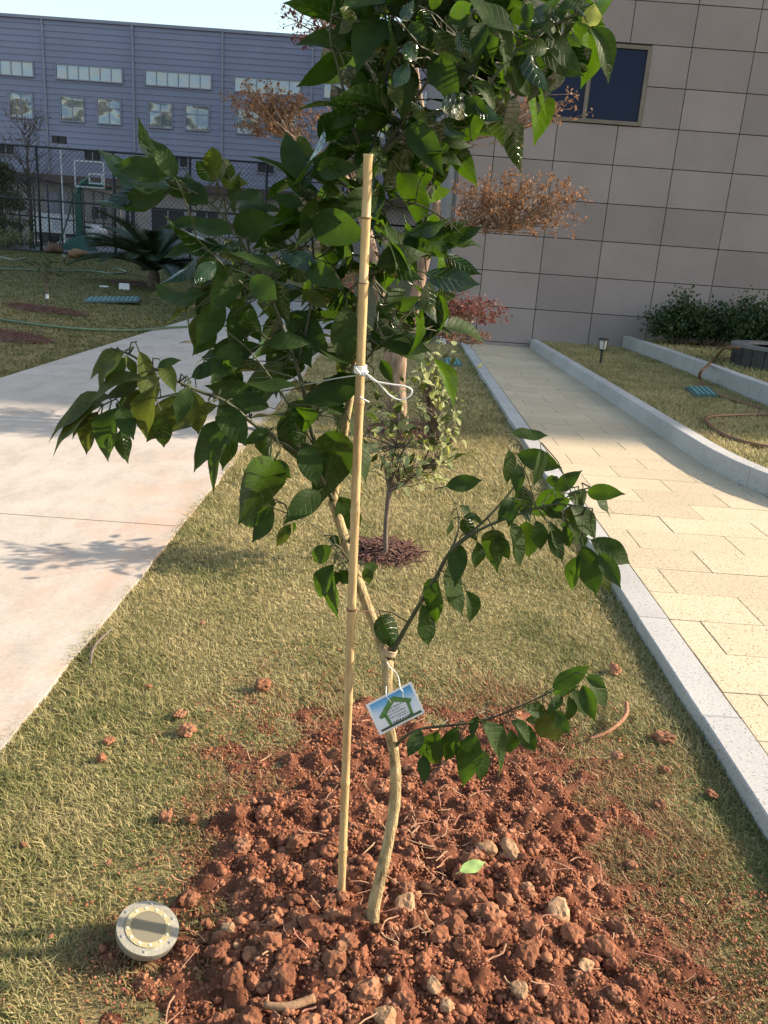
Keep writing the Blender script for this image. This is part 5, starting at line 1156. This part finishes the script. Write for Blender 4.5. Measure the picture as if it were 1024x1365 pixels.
# ------------------------------------------------------------------ shrubs along the granite wall
def shrub(label, px, py, wpx, hpx, seed, n=900):
    b = P(px, py, 12.9); b.z = .30; b = Vector((b.x, b.y, .30)); s = fdepth(b)/FPX; w_, h_ = wpx*s, hpx*s; t = thing('wall_shrub', label, 'shrub', b, 'dark shrubs along the granite wall')
    st_ = MB(); B = []; D = []; S = []; rr = random.Random(seed)
    for k in range(14):
        a = rr.uniform(0, 6.3); r = math.sqrt(rr.random()); e = b+Vector((math.cos(a)*r*w_*.5, math.sin(a)*r*.35, h_*rr.uniform(.45, 1.0)*(1-.3*r*r))); p = bend(b+Vector((math.cos(a)*.08, math.sin(a)*.06, 0)), e, .08); st_.tube(p, [.02, .016, .013, .01, .008, .006], 5)
        for _ in range(int(n/14)):
            c = random.choice(p[2:])+Vector((random.gauss(0, w_*.10), random.gauss(0, .10), random.gauss(0, h_*.09)))
            if c.z < .42: continue
            B.append(c); D.append(rv(1)+Vector((0, 0, .4))); S.append(random.uniform(.045, .08))
    build('stems', st_, BARKG, t, smoothf=True); leaf_cloud('foliage', B, D, S, LEAF_D, t, .55)
shrub('wide dark shrub at the left end of the wall planting', 900, 458, 82, 70, 1, 4200)
shrub('thin dark shrub second from the left end by the wall', 945, 458, 60, 64, 2, 2600)
shrub('dark shrub with raised tips behind the round basin', 985, 462, 70, 68, 3, 3400)
shrub('dark shrub at the far right end beside the round basin', 1030, 466, 66, 62, 4, 3000)

# ------------------------------------------------------------------ trees beyond the fence
def bare_tree(label, px, pyb, pyt, Y, wpx, leafmat, nl, seed):
    random.seed(seed); b = P(px, pyb, Y); b.z = .5; tp = P(px, pyt, Y); s = Y/FPX; t = thing('bare_tree', label, 'tree', b); mb = MB(); H = tp.z-.5
    mb.tube([b-Vector((0, 0, .1)), b+Vector((.05, 0, H*.35)), b+Vector((0, 0, H*.7)), tp], [.10, .075, .045, .012], 8); build('trunk', mb, BARKG, t, smoothf=True)
    br = MB(); B = []; D = []; S = []
    for k in range(34):
        f = random.uniform(.3, .95); st_ = b+Vector((0, 0, H*f)); a = random.uniform(0, 6.3); L = wpx*s*.5*(1.25-f)*random.uniform(.6, 1.2); e = st_+Vector((math.cos(a)*L, math.sin(a)*L, L*random.uniform(.6, 1.3))); p = bend(st_, e, .06); br.tube(p, [.026, .02, .016, .012, .009, .006], 5)
        for _ in range(5):
            c = random.choice(p[2:]); e2 = c+rv(.25)+Vector((0, 0, .3)); br.tube(bend(c, e2, .08, 3), [.009, .007, .006, .005], 4)
            for __ in range(nl): B.append(e2+rv(.12)); D.append(rv(1)); S.append(.12)
    build('branches', br, BARKG, t, smoothf=True); leaf_cloud('foliage', B, D, S, leafmat, t)
bare_tree('leafless tree with a few brown leaves behind the court fence', 42, 320, 160, 34.5, 120, LEAF_B, 1, 21)
random.seed(31)
b = P(2, 320, 33); b.z = .5; t = thing('conifer', 'drooping dull green conifer at the left edge behind the fence', 'tree', b); Hc = P(2, 205, 33).z-.5
mb = MB(); mb.tube([b, b+Vector((0, 0, Hc))], [.12, .03], 8); build('trunk', mb, BARKG, t); B = []; D = []; S = []; br = MB()
for k in range(60):
    f = random.uniform(.12, .97); a = random.uniform(0, 6.3); L = 1.35*(1.05-f)+.15; st_ = b+Vector((0, 0, Hc*f)); e = st_+Vector((math.cos(a)*L, math.sin(a)*L, -.15*L)); p = bend(st_, e, .05); br.tube(p, .012, 4, caps=False)
    for _ in range(70): B.append(random.choice(p[1:])+rv(.10)+Vector((0, 0, -.05))); D.append(Vector((math.cos(a), math.sin(a), -.8))+rv(.4)); S.append(random.uniform(.12, .22))
build('branches', br, BARKG, t); leaf_cloud('crown', B, D, S, LEAF_F, t, .3)
b = P(8, 322, 31.8); b.z = .5; t = thing('low_bush', 'low pale green bush at the left edge beneath the conifer', 'shrub', b); B = []; D = []; S = []; br = MB()
for k in range(40):
    e = b+Vector((random.gauss(0, .5), random.gauss(0, .3), random.uniform(.1, .6))); br.tube(bend(b, e, .05, 3), .012, 4)
    for _ in range(16): B.append(e+rv(.1)); D.append(rv(1)+Vector((0, 0, .5))); S.append(.12)
build('stems', br, BARKG, t); leaf_cloud('foliage', B, D, S, LEAF_V, t, .3)
